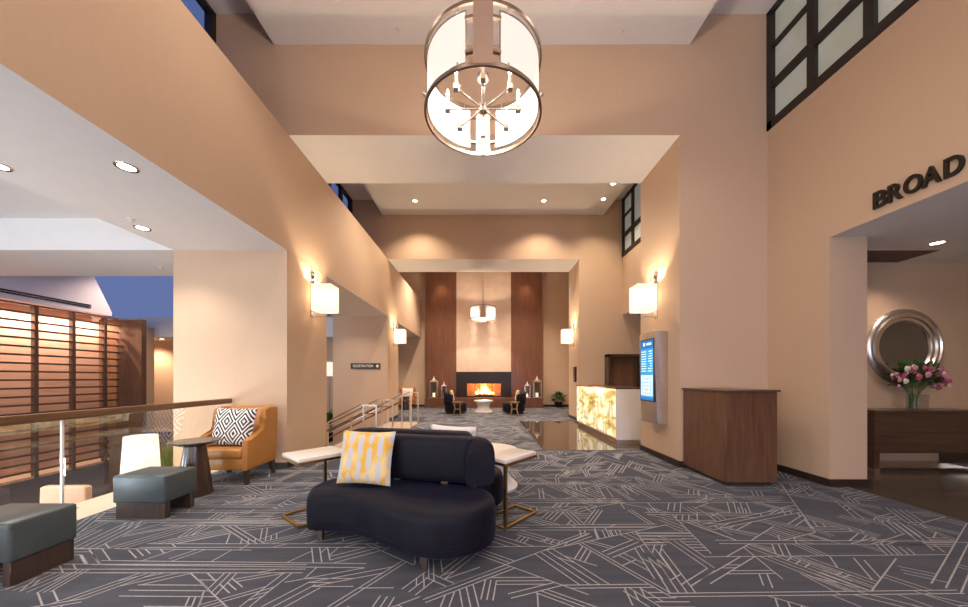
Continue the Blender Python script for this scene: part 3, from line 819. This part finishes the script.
# ------------------------------------------------------------------ curved velvet sofa, back to back
SC = Vector((-.70, 3.50))
seat_ctrl = [(-1.60, 3.10), (-1.52, 2.99), (-1.25, 2.97), (-.98, 2.85), (-.74, 2.68), (-.50, 2.545), (-.25, 2.51), (-.01, 2.63), (.105, 2.87), (.06, 3.10), (-.12, 3.24), (-.5, 3.36), (-.95, 3.48), (-1.30, 3.54), (-1.53, 3.46), (-1.62, 3.28)]
back_ctrl = [(-1.28, 3.49), (-1.10, 3.445), (-.85, 3.375), (-.50, 3.285), (-.22, 3.235), (-.06, 3.175), (-.025, 3.09)]
def sofa(label, loc, rz):
    t = thing('curved_sofa', label, 'sofa', loc, rz, 'navy velvet curved sofas set back to back')
    pl = [Vector((p[0] - SC.x, p[1] - SC.y)) for p in seat_ctrl]
    out = catmull(pl, 7)
    mb = MB()
    prof = [(.098, .05), (.100, .022), (.115, .004), (.165, .0), (.170, .007), (.175, .007), (.180, 0), (.355, 0), (.395, .008), (.420, .022), (.436, .05), (.443, .09)]
    mb.rings([[(q.x, q.y, z) for q in inset(out, d)] for z, d in prof])
    obj('seat', mb, M['velvet'], t)
    ctr = catmull([Vector((p[0] - SC.x, p[1] - SC.y)) for p in back_ctrl], 7, closed=False)
    n = len(ctr); loops = []
    w0 = .095
    for i, p in enumerate(ctr):
        a = ctr[max(i - 1, 0)]; b = ctr[min(i + 1, n - 1)]; d = (b - a).normalized(); nn = Vector((-d.y, d.x))
        u = i / (n - 1)
        w = w0 + .045 * max(0, min(1, (u - .62) / .3))
        top = .895 - .10 * max(0, (u - .80) / .20) ** 2 - .05 * max(0, (.06 - u) / .06)
        z0 = .47
        sec = []
        for k in range(16):
            an = 2 * PI * (k + .5) / 16; cs, sn = math.cos(an), math.sin(an)
            ex = abs(cs) ** .42 * (1 if cs > 0 else -1); ey = abs(sn) ** .35 * (1 if sn > 0 else -1)
            sec.append((ex * w, (z0 + top) / 2 + ey * (top - z0) / 2))
        loops.append([(p.x + nn.x * o, p.y + nn.y * o, z) for o, z in sec])
    obj('backrest', MB().rings(loops), M['velvet'], t)
    for i in (5, 14, 24, 33): obj('back_support', MB().box(ctr[i].x - .03, ctr[i].y - .015, .43, ctr[i].x + .03, ctr[i].y + .015, .50), M['bronze'], t)
    for x, y in ((-1.46, 3.06), (-.45, 2.60), (-.05, 3.02), (-1.32, 3.42)):
        obj('leg', MB().box(x - SC.x - .022, y - SC.y - .022, 0, x - SC.x + .022, y - SC.y + .022, .11), M['bronze'], t)
    return t
s1 = sofa('navy velvet curved sofa facing the viewer with a yellow pillow', (SC.x, SC.y, 0), 0)
dup(s1, (SC.x, SC.y, 0), PI, 'navy velvet curved sofa facing away, mostly hidden behind the first')
pillow('yellow and white link patterned pillow on the front sofa', (-1.105, 3.215, .70), .545, .50, .15, M['links'], -.24, -.18, roll=.0)
pillow('plain cream pillow showing above the rear sofa back', (-.33, 3.845, .68), .54, .50, .15, M['whitefab'], .22, -.24, roll=.03)

# ------------------------------------------------------------------ C tables
def ctable(label, loc, rz, L=.54, W=.41, flip=1):
    """local: near corner at origin, length along +X, width along +Y"""
    t = thing('c_shaped_table', label, 'side table', loc, rz, 'white topped c-shaped side tables')
    H = .665
    obj('tabletop', MB().box(0, 0, H - .035, L, W, H, .006, 2), M['whitelac'], t)
    fr = MB()
    q = .026
    for a, b in (((0, 0), (L, 0)), ((L, 0), (L, W)), ((L, W), (0, W)), ((0, W), (0, 0))):
        fr.bar((a[0], a[1], H - .047), (b[0], b[1], H - .047), q, .024)
    obj('top_frame', fr, M['brass'], t)
    bs = MB()
    for a, b in (((0, .01), (L, .01)), ((L, .01), (L, W - .01)), ((L, W - .01), (0, W - .01)), ((0, W - .01), (0, .01))):
        bs.bar((a[0], a[1], .012), (b[0], b[1], .012), q, .024)
    obj('base_frame', bs, M['brass'], t)
    for p in flip: obj('post', MB().box(p[0] - .014, p[1] - .014, .01, p[0] + .014, p[1] + .014, H - .05), M['brass'], t)
    return t
ctable('white topped brass side table at the right end of the sofa', (.215, 3.235, 0), math.atan2(.42, .37), .54, .30, flip=((.012, .012),))
ctable('white topped brass side table at the left end of the sofa', (-1.77, 3.27, 0), math.atan2(.38, .327), .52, .44, flip=((.43, .395),))

# ------------------------------------------------------------------ white hourglass tables
def hour(label, loc):
    t = thing('hourglass_coffee_table', label, 'coffee table', loc, 0, 'white hourglass coffee tables')
    obj('tabletop', MB().lathe([(.001, .50), (.40, .50), (.41, .49), (.41, .455), (.395, .445), (.001, .445)], seg=48), M['whitelac'], t)
    obj('base', MB().lathe([(.001, 0), (.40, 0), (.405, .03), (.34, .09), (.27, .18), (.255, .25), (.28, .34), (.36, .445), (.001, .445)], seg=48), M['whitelac'], t)
    return t
h1 = hour('white round coffee table behind the sofa, partly hidden by the brass table', (.06, 4.58, 0))
dup(h1, (.02, 14.5, 0), 0, 'white hourglass coffee table between the two dark chairs by the fireplace')

# ------------------------------------------------------------------ fireside chairs and small tables
def tubchair(label, loc, rz):
    t = thing('tub_chair', label, 'lounge chair', loc, rz, 'dark velvet fireside chairs')     # faces +X
    o = [Vector((math.cos(a) * (.50 if math.cos(a) > 0 else .42), math.sin(a) * .46)) for a in [2 * PI * i / 40 for i in range(40)]]
    obj('seat', MB().rings([[(q.x, q.y, z) for q in inset(o, d)] for z, d in ((.07, .04), (.10, 0), (.38, 0), (.43, .03), (.445, .08))]), M['velvet'], t)
    lo = []
    for i in range(25):
        a = math.radians(95 + 170 * i / 24); top = .90 - .12 * abs(i - 12) / 12
        c = Vector((math.cos(a), math.sin(a) * 1.0))
        lo.append([(c.x * r, c.y * r, z) for r, z in ((.47, .40), (.47, top - .04), (.44, top), (.36, top), (.33, top - .04), (.33, .40))])
    obj('backrest', MB().rings(lo), M['velvet'], t)
    for x, y in ((.3, .3), (.3, -.3), (-.3, .3), (-.3, -.3)): obj('leg', MB().cyl((x, y, 0), (x, y, .09), .025, seg=8), M['bronze'], t)
    return t
tc = tubchair('dark velvet lounge chair left of the fireplace', (-1.16, 14.0, 0), 0)
dup(tc, (1.30, 14.0, 0), PI, 'dark velvet lounge chair right of the fireplace')
pillow('pale yellow pillow on the left fireside chair', (-1.27, 14.0, .72), .50, .50, .14, M['links'], -.2, PI / 2)
pillow('yellow pillow on the right fireside chair', (1.41, 14.0, .72), .50, .50, .14, M['links'], -.2, -PI / 2)
def stool(label, loc):
    t = thing('brass_side_table', label, 'side table', loc, 0, 'small brass tables by the fireside chairs')
    obj('tabletop', MB().lathe([(.001, .53), (.22, .53), (.22, .50), (.001, .50)], seg=28), M['brass'], t)
    for i in range(4):
        a = PI / 4 + i * PI / 2; c, s = math.cos(a), math.sin(a)
        obj('leg', MB().tube([(c * .19, s * .19, .50), (c * .13, s * .13, .28), (c * .14, s * .14, .20), (c * .21, s * .21, 0)], .017, 6), M['brass'], t)
    obj('stretcher', MB().tube([(math.cos(2 * PI * k / 16) * .135, math.sin(2 * PI * k / 16) * .135, .24) for k in range(16)], .010, 5, cyc=True), M['brass'], t)
    return t
b1 = stool('small brass table in front of the left fireside chair', (-1.0, 13.25, 0))
dup(b1, (1.22, 13.25, 0), 0, 'small brass table in front of the right fireside chair')

# ------------------------------------------------------------------ fireplace
t = thing('fireplace', 'lit fireplace in a black stone surround with a mahogany hearth', 'fireplace', (0, 17.0, 0))
x0, x1, z0, z1 = -.80, .90, .53, 1.20
su = MB().box(-1.33, -.10, .48, x0, .02, 1.76).box(x1, -.10, .48, 1.40, .02, 1.76).box(x0, -.10, z1, x1, .02, 1.76).box(x0, -.10, .48, x1, .02, z0)
su.box(-1.33, .02, .45, x0 - .01, .29, 1.76).box(x1 + .01, .02, .45, 1.40, .29, 1.76)
obj('stone_surround', su, M['blackstone'], t)
fb = MB().box(x0, .24, z0, x1, .28, z1).box(x0 - .01, -.02, z0 - .02, x1 + .01, .26, z0).box(x0 - .01, -.02, z1, x1 + .01, .26, z1 + .02).box(x0 - .01, -.02, z0, x0, .26, z1).box(x1, -.02, z0, x1 + .01, .26, z1)
obj('firebox', fb, M['firebrick'], t)
obj('hearth_bench', MB().box(-2.85, -.42, 0, 2.94, .01, .48, .008, 1), M['panelwood'], t)
dr = MB()
for x in (x0, .02, .46, -.40, x1): dr.box(x - .012, -.10, z0, x + .012, -.075, z1)
dr.box(x0, -.10, z1 - .03, x1, -.075, z1).box(x0, -.10, z0, x1, -.075, z0 + .03)
obj('door_frame', dr, M['black'], t)
lg = MB()
for i in range(5):
    lg = MB().cyl((-.35 + .13 * i, .06 + .02 * (i % 2), z0 + .06 + .05 * (i % 2)), (.05 + .12 * i, .14, z0 + .07), .045, seg=9)
    obj('log', lg, M['slat'], t)
for i, (x, h) in enumerate(((-.22, .30), (-.06, .52), (.05, .60), (.15, .56), (.27, .40), (.38, .24), (-.34, .20), (.52, .16))):
    f = MB().lathe([(.002, 0), (.055, .05), (.07, .14), (.05, h * .5), (.02, h * .8), (.001, h)], (x, .10 + .02 * (i % 3), z0 + .08), seg=12)
    for v_ in f.bm.verts: v_.co.x += .03 * math.sin(v_.co.z * 14 + i)
    obj('flame', f, M['flame'], t)
point('fire_glow', (.08, 17.02, z0 + .36), 60, (1, .50, .18), .06)
def lantern(label, x, w, h):
    t = thing('candle_lantern', label, 'lantern', (x, 16.76, .483), 0, 'silver candle lanterns on the hearth')
    hw = w / 2; zb = h * .72
    obj('base', MB().box(-hw, -hw, 0, hw, hw, .04), M['nickel'], t)
    for a, b in ((-1, -1), (1, -1), (1, 1), (-1, 1)):
        obj('post', MB().box(a * hw * .9 - .014, b * hw * .9 - .014, .04, a * hw * .9 + .014, b * hw * .9 + .014, zb), M['nickel'], t)
    q = lambda k, z: [(a * k, b * k, z) for a, b in ((-1, -1), (1, -1), (1, 1), (-1, 1))]
    obj('roof', MB().rings([q(hw * .96, zb), q(hw * .98, zb + .025), q(hw * .40, zb + h * .09), q(hw * .20, zb + h * .16), q(hw * .10, zb + h * .25)], smooth=False), M['champagne'], t)
    obj('ring', MB().tube([(math.cos(2 * PI * k / 12) * .03, 0, h * .985 + math.sin(2 * PI * k / 12) * .03) for k in range(12)], .006, 5, cyc=True), M['nickel'], t)
    gl = MB()
    for s in (-1, 1): gl.box(s * hw * .9 - .002, -hw * .85, .04, s * hw * .9 + .002, hw * .85, zb).box(-hw * .85, s * hw * .9 - .002, .04, hw * .85, s * hw * .9 + .002, zb)
    obj('glass_pane', gl, M['vaseglass'], t)
    c = obj('pillar_candle', MB().lathe([(.001, .04), (w * .17, .04), (w * .17, .04 + h * .17), (w * .14, .04 + h * .18), (.001, .04 + h * .16)], seg=16), M['wax'], None)
    c.location = (x, 16.76, .485)
    tag(c, 'lit cream candle in the ' + label, 'candle', 'candles in the hearth lanterns')
lantern('tall silver lantern at the left end of the hearth', -2.42, .38, 1.08)
lantern('short silver lantern on the left of the hearth', -1.92, .24, .78)
lantern('short silver lantern on the right of the hearth', 2.18, .27, .80)
lantern('tall silver lantern at the right end of the hearth', 2.66, .40, 1.08)
for x in (-2.1, 2.18):
    spot('panel_wash', (x, 16.6, 6.8), 120, (1, .72, .45), 60, .8, .04, (math.radians(4), 0, 0))

# ------------------------------------------------------------------ stair handrails
def handrail(label, y, xe, z=.93, ext=.28, run=2.6, slope=.5, posts=2):
    t = thing('stair_handrail', label, 'handrail', (xe, y, 0), 0, 'metal handrails on the lobby stairs')
    xs = -ext; xb = -ext - run
    xstart = -3.1 - xe
    obj('top_rail', MB().bar((0, 0, z), (xs, 0, z), .032, .032).bar((xs, 0, z), (xb, 0, z - slope * run), .05, .035), M['railmetal'], t)
    obj('grip', MB().bar((xs, 0, z + .018), (xb, 0, z + .018 - slope * run), .052, .018), M['walnut'], t)
    obj('lower_rail', MB().bar((0, 0, z - .17), (xs, 0, z - .17), .022, .022).bar((xs, 0, z - .17), (xb, 0, z - .17 - slope * run), .03, .03), M['railwood'], t)
    for k in range(posts):
        x = -k * .26 if k < 2 else xs - (k - 1) * .7
        zz = z if x >= xs else z - slope * (xs - x)
        fx = xe + x
        zf = 0 if fx > -3.1 else -.15 * (math.floor((-3.1 - fx) / .36) + 1)
        obj('post', MB().box(x - .014, -.014, zf, x + .014, .014, zz), M['railmetal'], t)
    return t
handrail('nearest stair handrail directly behind the yellow pillow', 6.98, -2.19, .89, .30, 2.2, posts=3)
handrail('second stair handrail from the sofa', 8.5, -2.26, .90, .34, 2.3, posts=3)
handrail('third stair handrail from the sofa with paired end posts', 9.7, -2.05, .96, .28, 2.6, posts=3)
handrail('farthest stair handrail beside the registration column', 11.0, -2.10, .98, .28, 2.6, posts=3)

# ------------------------------------------------------------------ registration sign
def text_mesh(s, size=1.0, ext=.02, offset=0.0, bev=0):
    cu = bpy.data.curves.new('text', 'FONT'); cu.body = s; cu.size = size; cu.extrude = ext; cu.offset = offset
    cu.align_x = 'CENTER'; cu.align_y = 'CENTER'
    o = bpy.data.objects.new('text', cu); C.objects.link(o)
    bpy.context.view_layer.update()
    me = bpy.data.meshes.new_from_object(o.evaluated_get(bpy.context.evaluated_depsgraph_get()))
    bpy.data.objects.remove(o); bpy.data.curves.remove(cu)
    return me
t = thing('registration_sign', 'dark wall sign reading REGISTRATION on the column by the stairs', 'sign', (-3.90, Y2a, 1.845))
obj('sign_plate', MB().box(-.49, -.03, -.095, .49, 0, .095, .006, 1), M['letter'], t)
me = text_mesh('REGISTRATION', .118, .004, .002); me.materials.append(M['sign_text'])
lo = bpy.data.objects.new('lettering', me); C.objects.link(lo); lo.parent = t; lo.location = (-.075, -.033, 0); lo.rotation_euler = (PI / 2, 0, 0); lo.scale = (.83, 1, 1)
obj('round_icon', MB().lathe([(.001, 0), (.048, 0), (.048, -.004), (.001, -.004)], (.40, -.030, 0), seg=24, axis='y'), M['sign_text'], t)

# ------------------------------------------------------------------ reception desk
t = thing('reception_desk', 'reception desk with glowing onyx front and white end', 'reception desk', (2.94, 7.47, 0))
obj('onyx_front', MB().box(-.012, .03, .13, .0, 3.13, 1.20), M['onyx'], t)
obj('body', MB().box(0, .03, .10, .80, 3.13, 1.20), M['deskwhite'], t)
obj('end_panel', MB().box(-.014, 0, .09, .80, .03, 1.205), M['deskwhite'], t)
obj('countertop', MB().box(-.03, -.005, 1.205, .82, 3.14, 1.235), M['darkwood'], t)
obj('plinth', MB().box(.02, .03, 0, .78, 3.12, .10), M['steel'], t)
t = thing('back_counter_cabinet', 'dark wood framed recess unit on the wall behind the desk', 'cabinet', (4.6, Y2a, 0))
obj('frame', MB().box(-.56, -.35, 0, -.50, 0, 2.22).box(.50, -.35, 0, .56, 0, 2.22).box(-.56, -.35, 2.14, .56, 0, 2.22).box(-.5, -.35, 0, .5, -.02, .95), M['darkwood'], t)
obj('back_panel', MB().box(-.5, -.04, .95, .5, 0, 2.14), M['walnut'], t)

# ------------------------------------------------------------------ information screen
t = thing('wall_mounted_screen', 'stainless wall mounted information screen on the right pillar', 'screen', (XR - .003, 6.17, 0))
z0, z1 = .64, 2.27
hp = []
for i in range(13):
    v_ = i / 12; zz = z0 + (z1 - z0) * v_
    hp.append((-.22 + .05 * (1 - v_) ** 3 * 1.0 - .0, zz))
prof = [(0, z0), (0, z1)] + [(x, z) for x, z in reversed(hp)]
obj('housing', MB().prism(prof, 'y', -.29, .29, .006, 2), M['steel'], t)
sx = -.222
obj('bezel', MB().box(sx - .002, -.255, 1.03, sx + .012, .255, 2.15), M['black'], t)
obj('display', MB().box(sx - .004, -.235, 1.05, sx + .005, .235, 2.13), M['scr_blue'], t)
for a, b in ((1.98, 2.13), (1.05, 1.10)): obj('screen_banner', MB().box(sx - .006, -.235, a, sx, .235, b), M['scr_dark'], t)
obj('screen_map', MB().box(sx - .006, -.215, 1.13, sx, .215, 1.50), M['scr_white'], t)
sl = MB(); rs = random.Random(2)
for i in range(9):
    z = 1.57 + i * .044
    sl.box(sx - .007, .02, z, sx, .20, z + .014); sl.box(sx - .007, -.20 , z, sx, -.20 + rs.uniform(.08, .16), z + .014)
sl.box(sx - .008, .06, 2.03, sx, .12, 2.09).box(sx - .008, -.17, 2.04, sx, .0, 2.08)
obj('screen_text', sl, M['scr_line'], t)
sm = MB()
for i in range(5): sm.box(sx - .008, -.19 + rs.uniform(0, .1), 1.17 + i * .065, sx, .05 + rs.uniform(0, .14), 1.178 + i * .065)
for i in range(4): sm.box(sx - .008, -.15 + i * .1, 1.15, sx, -.143 + i * .1, 1.47)
obj('map_line', sm, M['scr_blue'], t)

# ------------------------------------------------------------------ walnut cabinet
t = thing('walnut_cabinet', 'walnut podium cabinet standing against the right pillar', 'cabinet', (3.593, 5.03, 0))
obj('body', MB().box(-.345, -.465, .05, .345, .475, 1.265), M['walnut'], t)
obj('top', MB().box(-.378, -.50, 1.265, .378, .478, 1.29, .004, 1), M['walnut'], t)
obj('plinth', MB().box(-.30, -.435, 0, .30, .46, .05), M['darkwood'], t)
obj('front_panel', MB().box(-.348, -.475, .052, .348, -.463, 1.262, .002, 1), M['walnut'], t)
for a, b in ((-.462, .0), (.004, .472)): obj('side_panel', MB().box(-.352, a, .052, -.342, b, 1.262, .002, 1), M['walnut'], t)

# ------------------------------------------------------------------ wall alarm panel
t = thing('wall_mounted_control', 'small dark panel on the far right column above the plant', 'wall panel', (XR, 11.75, 1.58))
obj('case', MB().box(-.05, -.13, -.26, 0, .13, .26, .008, 1), M['letter'], t)
obj('faceplate', MB().box(-.055, -.09, -.05, -.048, .09, .2), M['black'], t)

# ------------------------------------------------------------------ letters on the right wall
t = thing('sign_lettering', 'large dark raised letters reading BROAD above the alcove', 'sign', (UR, 3.64, 3.435))
for ch, pa, pb in (('B', 875, 889), ('R', 889.7, 904.5), ('O', 905.5, 924), ('A', 923.5, 943), ('D', 946, 966)):
    ya, yb = UR * F / (pa - CX), UR * F / (pb - CX)
    me = text_mesh(ch, 1, .02, .022); me.materials.append(M['letter'])
    xs = [v_.co.x for v_ in me.vertices]; zs = [v_.co.y for v_ in me.vertices]
    W = ya - yb; H = .195
    for v_ in me.vertices:
        px = (v_.co.x - min(xs)) / (max(xs) - min(xs)); pz = (v_.co.y - min(zs)) / (max(zs) - min(zs)) if False else (v_.co.y - (-.34)) / .72
        v_.co = Vector((-(.015 + v_.co.z * .7), ya - px * W - 3.64, 0))if False else Vector((-.016 + (-v_.co.z) * .7, ya - px * W - 3.64, pz * H))
    zmin = min(v_.co.z for v_ in me.vertices); zmax = max(v_.co.z for v_ in me.vertices)
    for v_ in me.vertices: v_.co.z = (v_.co.z - zmin) / (zmax - zmin) * H
    bmx = bmesh.new(); bmx.from_mesh(me)
    if ch in 'BRAD':
        pass
    bmesh.ops.recalc_face_normals(bmx, faces=bmx.faces); bmx.to_mesh(me); bmx.free()
    o = bpy.data.objects.new('letter', me); C.objects.link(o); o.parent = t

# ------------------------------------------------------------------ alcove: console, mirror, flowers
t = thing('console_table', 'dark wood console under the round mirror', 'console table', (6.66, 5.30, 0))
obj('top', MB().box(-.79, -.22, .93, .79, .21, .965, .003, 1), M['consolewood'], t)
obj('drawer_body', MB().box(-.74, -.19, .32, .74, .20, .93), M['consolewood'], t)
for z in (.33, .635): obj('drawer', MB().box(-.735, -.20, z, .735, -.185, z + .288, .002, 1), M['consolewood'], t)
for s in (-1, 1):
    l = obj('leg', MB().box(s * .76 - .04, -.21, 0, s * .76 + .04, .20, .93), M['consolewood'], t)
    obj('foot_cap', MB().box(s * .76 - .041, -.211, 0, s * .76 + .041, .201, .09), M['nickel'], l)
obj('stretcher', MB().box(-.74, -.02, .05, .74, .03, .13), M['nickel'], t)
t = thing('round_mirror', 'round mirror in a wide stepped champagne frame', 'mirror', (6.82, Y1a, 1.95))
R = .62
obj('mirror_frame', MB().lathe([(R - .01, 0), (R, -.03), (R - .02, -.06), (R - .055, -.07), (R - .07, -.05), (R - .085, -.05), (R - .10, -.075), (R - .135, -.075), (R - .15, -.05), (R - .19, -.045), (R - .205, -.02), (R - .21, 0)], seg=72, axis='y'), M['champagne'], t)
mg, nt_, b_, o_ = new_mat('mirror_glass'); b_.inputs['Metallic'].default_value = 1; b_.inputs['Roughness'].default_value = .02; b_.inputs['Base Color'].default_value = (.30, .31, .32, 1)
obj('mirror_glass', MB().lathe([(.001, -.012), (R - .20, -.012)], seg=64, axis='y'), mg, t)
vx, vy = 6.64, 5.20
t = thing('glass_vase', 'clear glass vase on the dark console', 'vase', (vx, vy, .965))
obj('vase_body', MB().lathe([(.001, .004), (.105, .004), (.11, .015), (.115, .21), (.122, .235), (.114, .235), (.107, .21), (.10, .02), (.001, .016)], seg=32), M['vaseglass'], t)
t = thing('flower_bouquet', 'loose bouquet of pink, rose and cream flowers in the glass vase', 'flowers', (vx - .02, vy, .99))
stm = MB(); rf = random.Random(9)
for i in range(16):
    a = rf.uniform(0, 2 * PI); e = rf.uniform(.1, .35)
    stm.tube([(rf.uniform(-.04, .04) - .05, rf.uniform(-.04, .04), .0), (.05 * math.cos(a) - .03, .05 * math.sin(a), .2), (e * 1.2 * math.cos(a), .6 * e * math.sin(a), .42)], .004, 5)
obj('stem', stm, M['leaf'], t)
lv = MB(); leafy(lv, 360, (0, 0, .28), .30, .30, 6, .034, .20)
for v_ in lv.bm.verts: v_.co.x *= 1.2; v_.co.y *= .5; v_.co.z = .26 + (v_.co.z - .26) * 1.15
fo = obj('foliage', lv, M['leaf'], t, recalc=False); fo['kind'] = 'stuff'
for i in range(52):
    a = rf.uniform(0, 2 * PI); el = rf.uniform(-.25, 1.25); rr = rf.uniform(.75, 1.0)
    p = Vector((math.cos(a) * math.cos(el) * .49 * rr, math.sin(a) * math.cos(el) * .18 * rr - .05, .38 + math.sin(el) * .30 * rr))
    r = rf.uniform(.026, .056); fm_ = MB()
    for k in range(9):
        b = 2.4 * k; q = r * .55 * math.sqrt(k / 9)
        fm_.ball(p + Vector((math.cos(b) * q, -r * .2 * (1 - k / 9), math.sin(b) * q)), r * .55, (1, .7, 1), 1)
    obj('flower', fm_, M[rf.choice(['pink', 'pink', 'rose', 'rose', 'ivory', 'ivory'])], t)

# ------------------------------------------------------------------ light
WARM = (1, .84, .69)
point('chandelier_glow', (0, 3.33, 4.30), 150, WARM, .04)
point('chandelier_glow_far', (0, 14.8, 4.30), 260, WARM, .04)
point('entry_fill', (0, -3.0, 4.4), 220, WARM, .2)  # added omni light behind the viewer; no chandelier is built there
for x in (-1.9, 1.9):
    for y in (-3.5, .3, 3.6):
        spot('ceiling_fill', (x, y, ZP - .04), 140, (1, .88, .77), 115, .7, .10)  # added spots for general hall light; this ceiling panel has no fixtures
    spot('middle_fill', (x, 8.4, ZP - .04), 430, WARM, 110, .8, .1)  # added spot brightening the middle bay, hidden behind the beam
    spot('fireside_fill', (x, 14.4, ZP - .04), 900, WARM, 110, .7, .1)  # added spot lifting the fireplace bay, no fixture built
for x, y in ((-4.1, 8.2), (-4.1, 10.2)): spot('stair_fill', (x, y, ZS - .02), 90, (1, .86, .72), 130, .8, .08)  # unseen spots added to brighten the sign wall and stairs
for x, y in ((-2.6, -2.2), (2.6, -2.2)): point('entry_low_fill', (x, y, 1.25), 150, (1, .90, .80), .15)  # added low points lighting the soffits from below; no lamps stand there
for x, y in ((-5.6, 2.0), (-6.5, 3.5)): point('lobby_lamp_and_fill', (x, y, .25), 95, (.74, .87, 1), .12)  # added cool points uplighting the left soffit, no lamps built
for x, y in ((-7, 1.5), (-9.2, 4.0), (-7, 4.2)):
    spot('lobby_fill', (x, y, 3.98), 380, (1, .90, .80), 130, .7, .08)  # out of view spots added to brighten the lower lobby
point('lobby_lamp_and_fill', (-5.28, 5.25, LOW + 1.15), 25, (1, .84, .62), .06)  # bulb of the table lamp behind the glass railing
spot('lobby_fill', (-9.5, 9.9, 5.0), 420, (1, .78, .6), 120, .7, .1)  # unseen spot added to lighten the far lobby header
spot('lobby_fill', (-12.8, 12.8, 2.85), 200, (1, .76, .56), 140, .7, .1)  # extra spot added to brighten the far lobby wall
spot('office_spot', (5.8, 9.2, 3.5), 170, WARM, 130, .7, .08)  # spot in the back office, no fixture built
spot('beyond_spot', (-5.6, 15.2, ZS - .02), 300, (1, .86, .68), 140, .7, .08)  # spot beyond the registration column, no fixture built
spot('alcove_fill', (6.3, 5.0, ZN - .02), 48, (1, .78, .62), 110, .8, .05)  # added spot brightening the mirror frame and flowers
spot('alcove_fill', (6.6, 2.2, ZN - .02), 42, (1, .82, .70), 130, .8, .05)  # second added alcove spot, no fixture built

# added area light for cool lobby daylight behind the viewer; no window built
al = bpy.data.lights.new('lobby_daylight_fill', 'AREA'); al.shape = 'RECTANGLE'; al.size = 8; al.size_y = 3.6; al.energy = 650; al.color = (.72, .84, 1)
ao = bpy.data.objects.new('lobby_daylight_fill', al); C.objects.link(ao); ao.location = (-9.5, YN + .08, 1.6); ao.rotation_euler = (-PI / 2, 0, PI)
ao.rotation_euler = (PI / 2, 0, 0)
al = bpy.data.lights.new('entrance_daylight_fill', 'AREA'); al.shape = 'RECTANGLE'; al.size = 2.6; al.size_y = 2.4; al.energy = 160; al.color = (.26, .42, 1)
ao = bpy.data.objects.new('entrance_daylight_fill', al); C.objects.link(ao); ao.location = (3.1, YN + .08, 1.5); ao.rotation_euler = (PI / 2, 0, 0)  # added blue area light behind the viewer, placed for velvet highlights
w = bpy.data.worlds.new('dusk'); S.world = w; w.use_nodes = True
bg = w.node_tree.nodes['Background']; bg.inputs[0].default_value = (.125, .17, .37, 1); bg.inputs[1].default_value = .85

cam = bpy.data.cameras.new('camera'); co = bpy.data.objects.new('camera', cam); C.objects.link(co)
co.location = (0, 0, EYE); co.rotation_euler = (PI / 2, 0, 0)
cam.sensor_width = 36; cam.lens = F / 968 * 36
cam.shift_x = (484 - CX) / 968; cam.shift_y = (CY - 303.5) / 968
cam.clip_start = .05
S.camera = co
S.view_settings.view_transform = 'Standard'; S.view_settings.look = 'None'
S.view_settings.exposure = 0.30; S.view_settings.gamma = 1; S.view_settings.use_curve_mapping = False
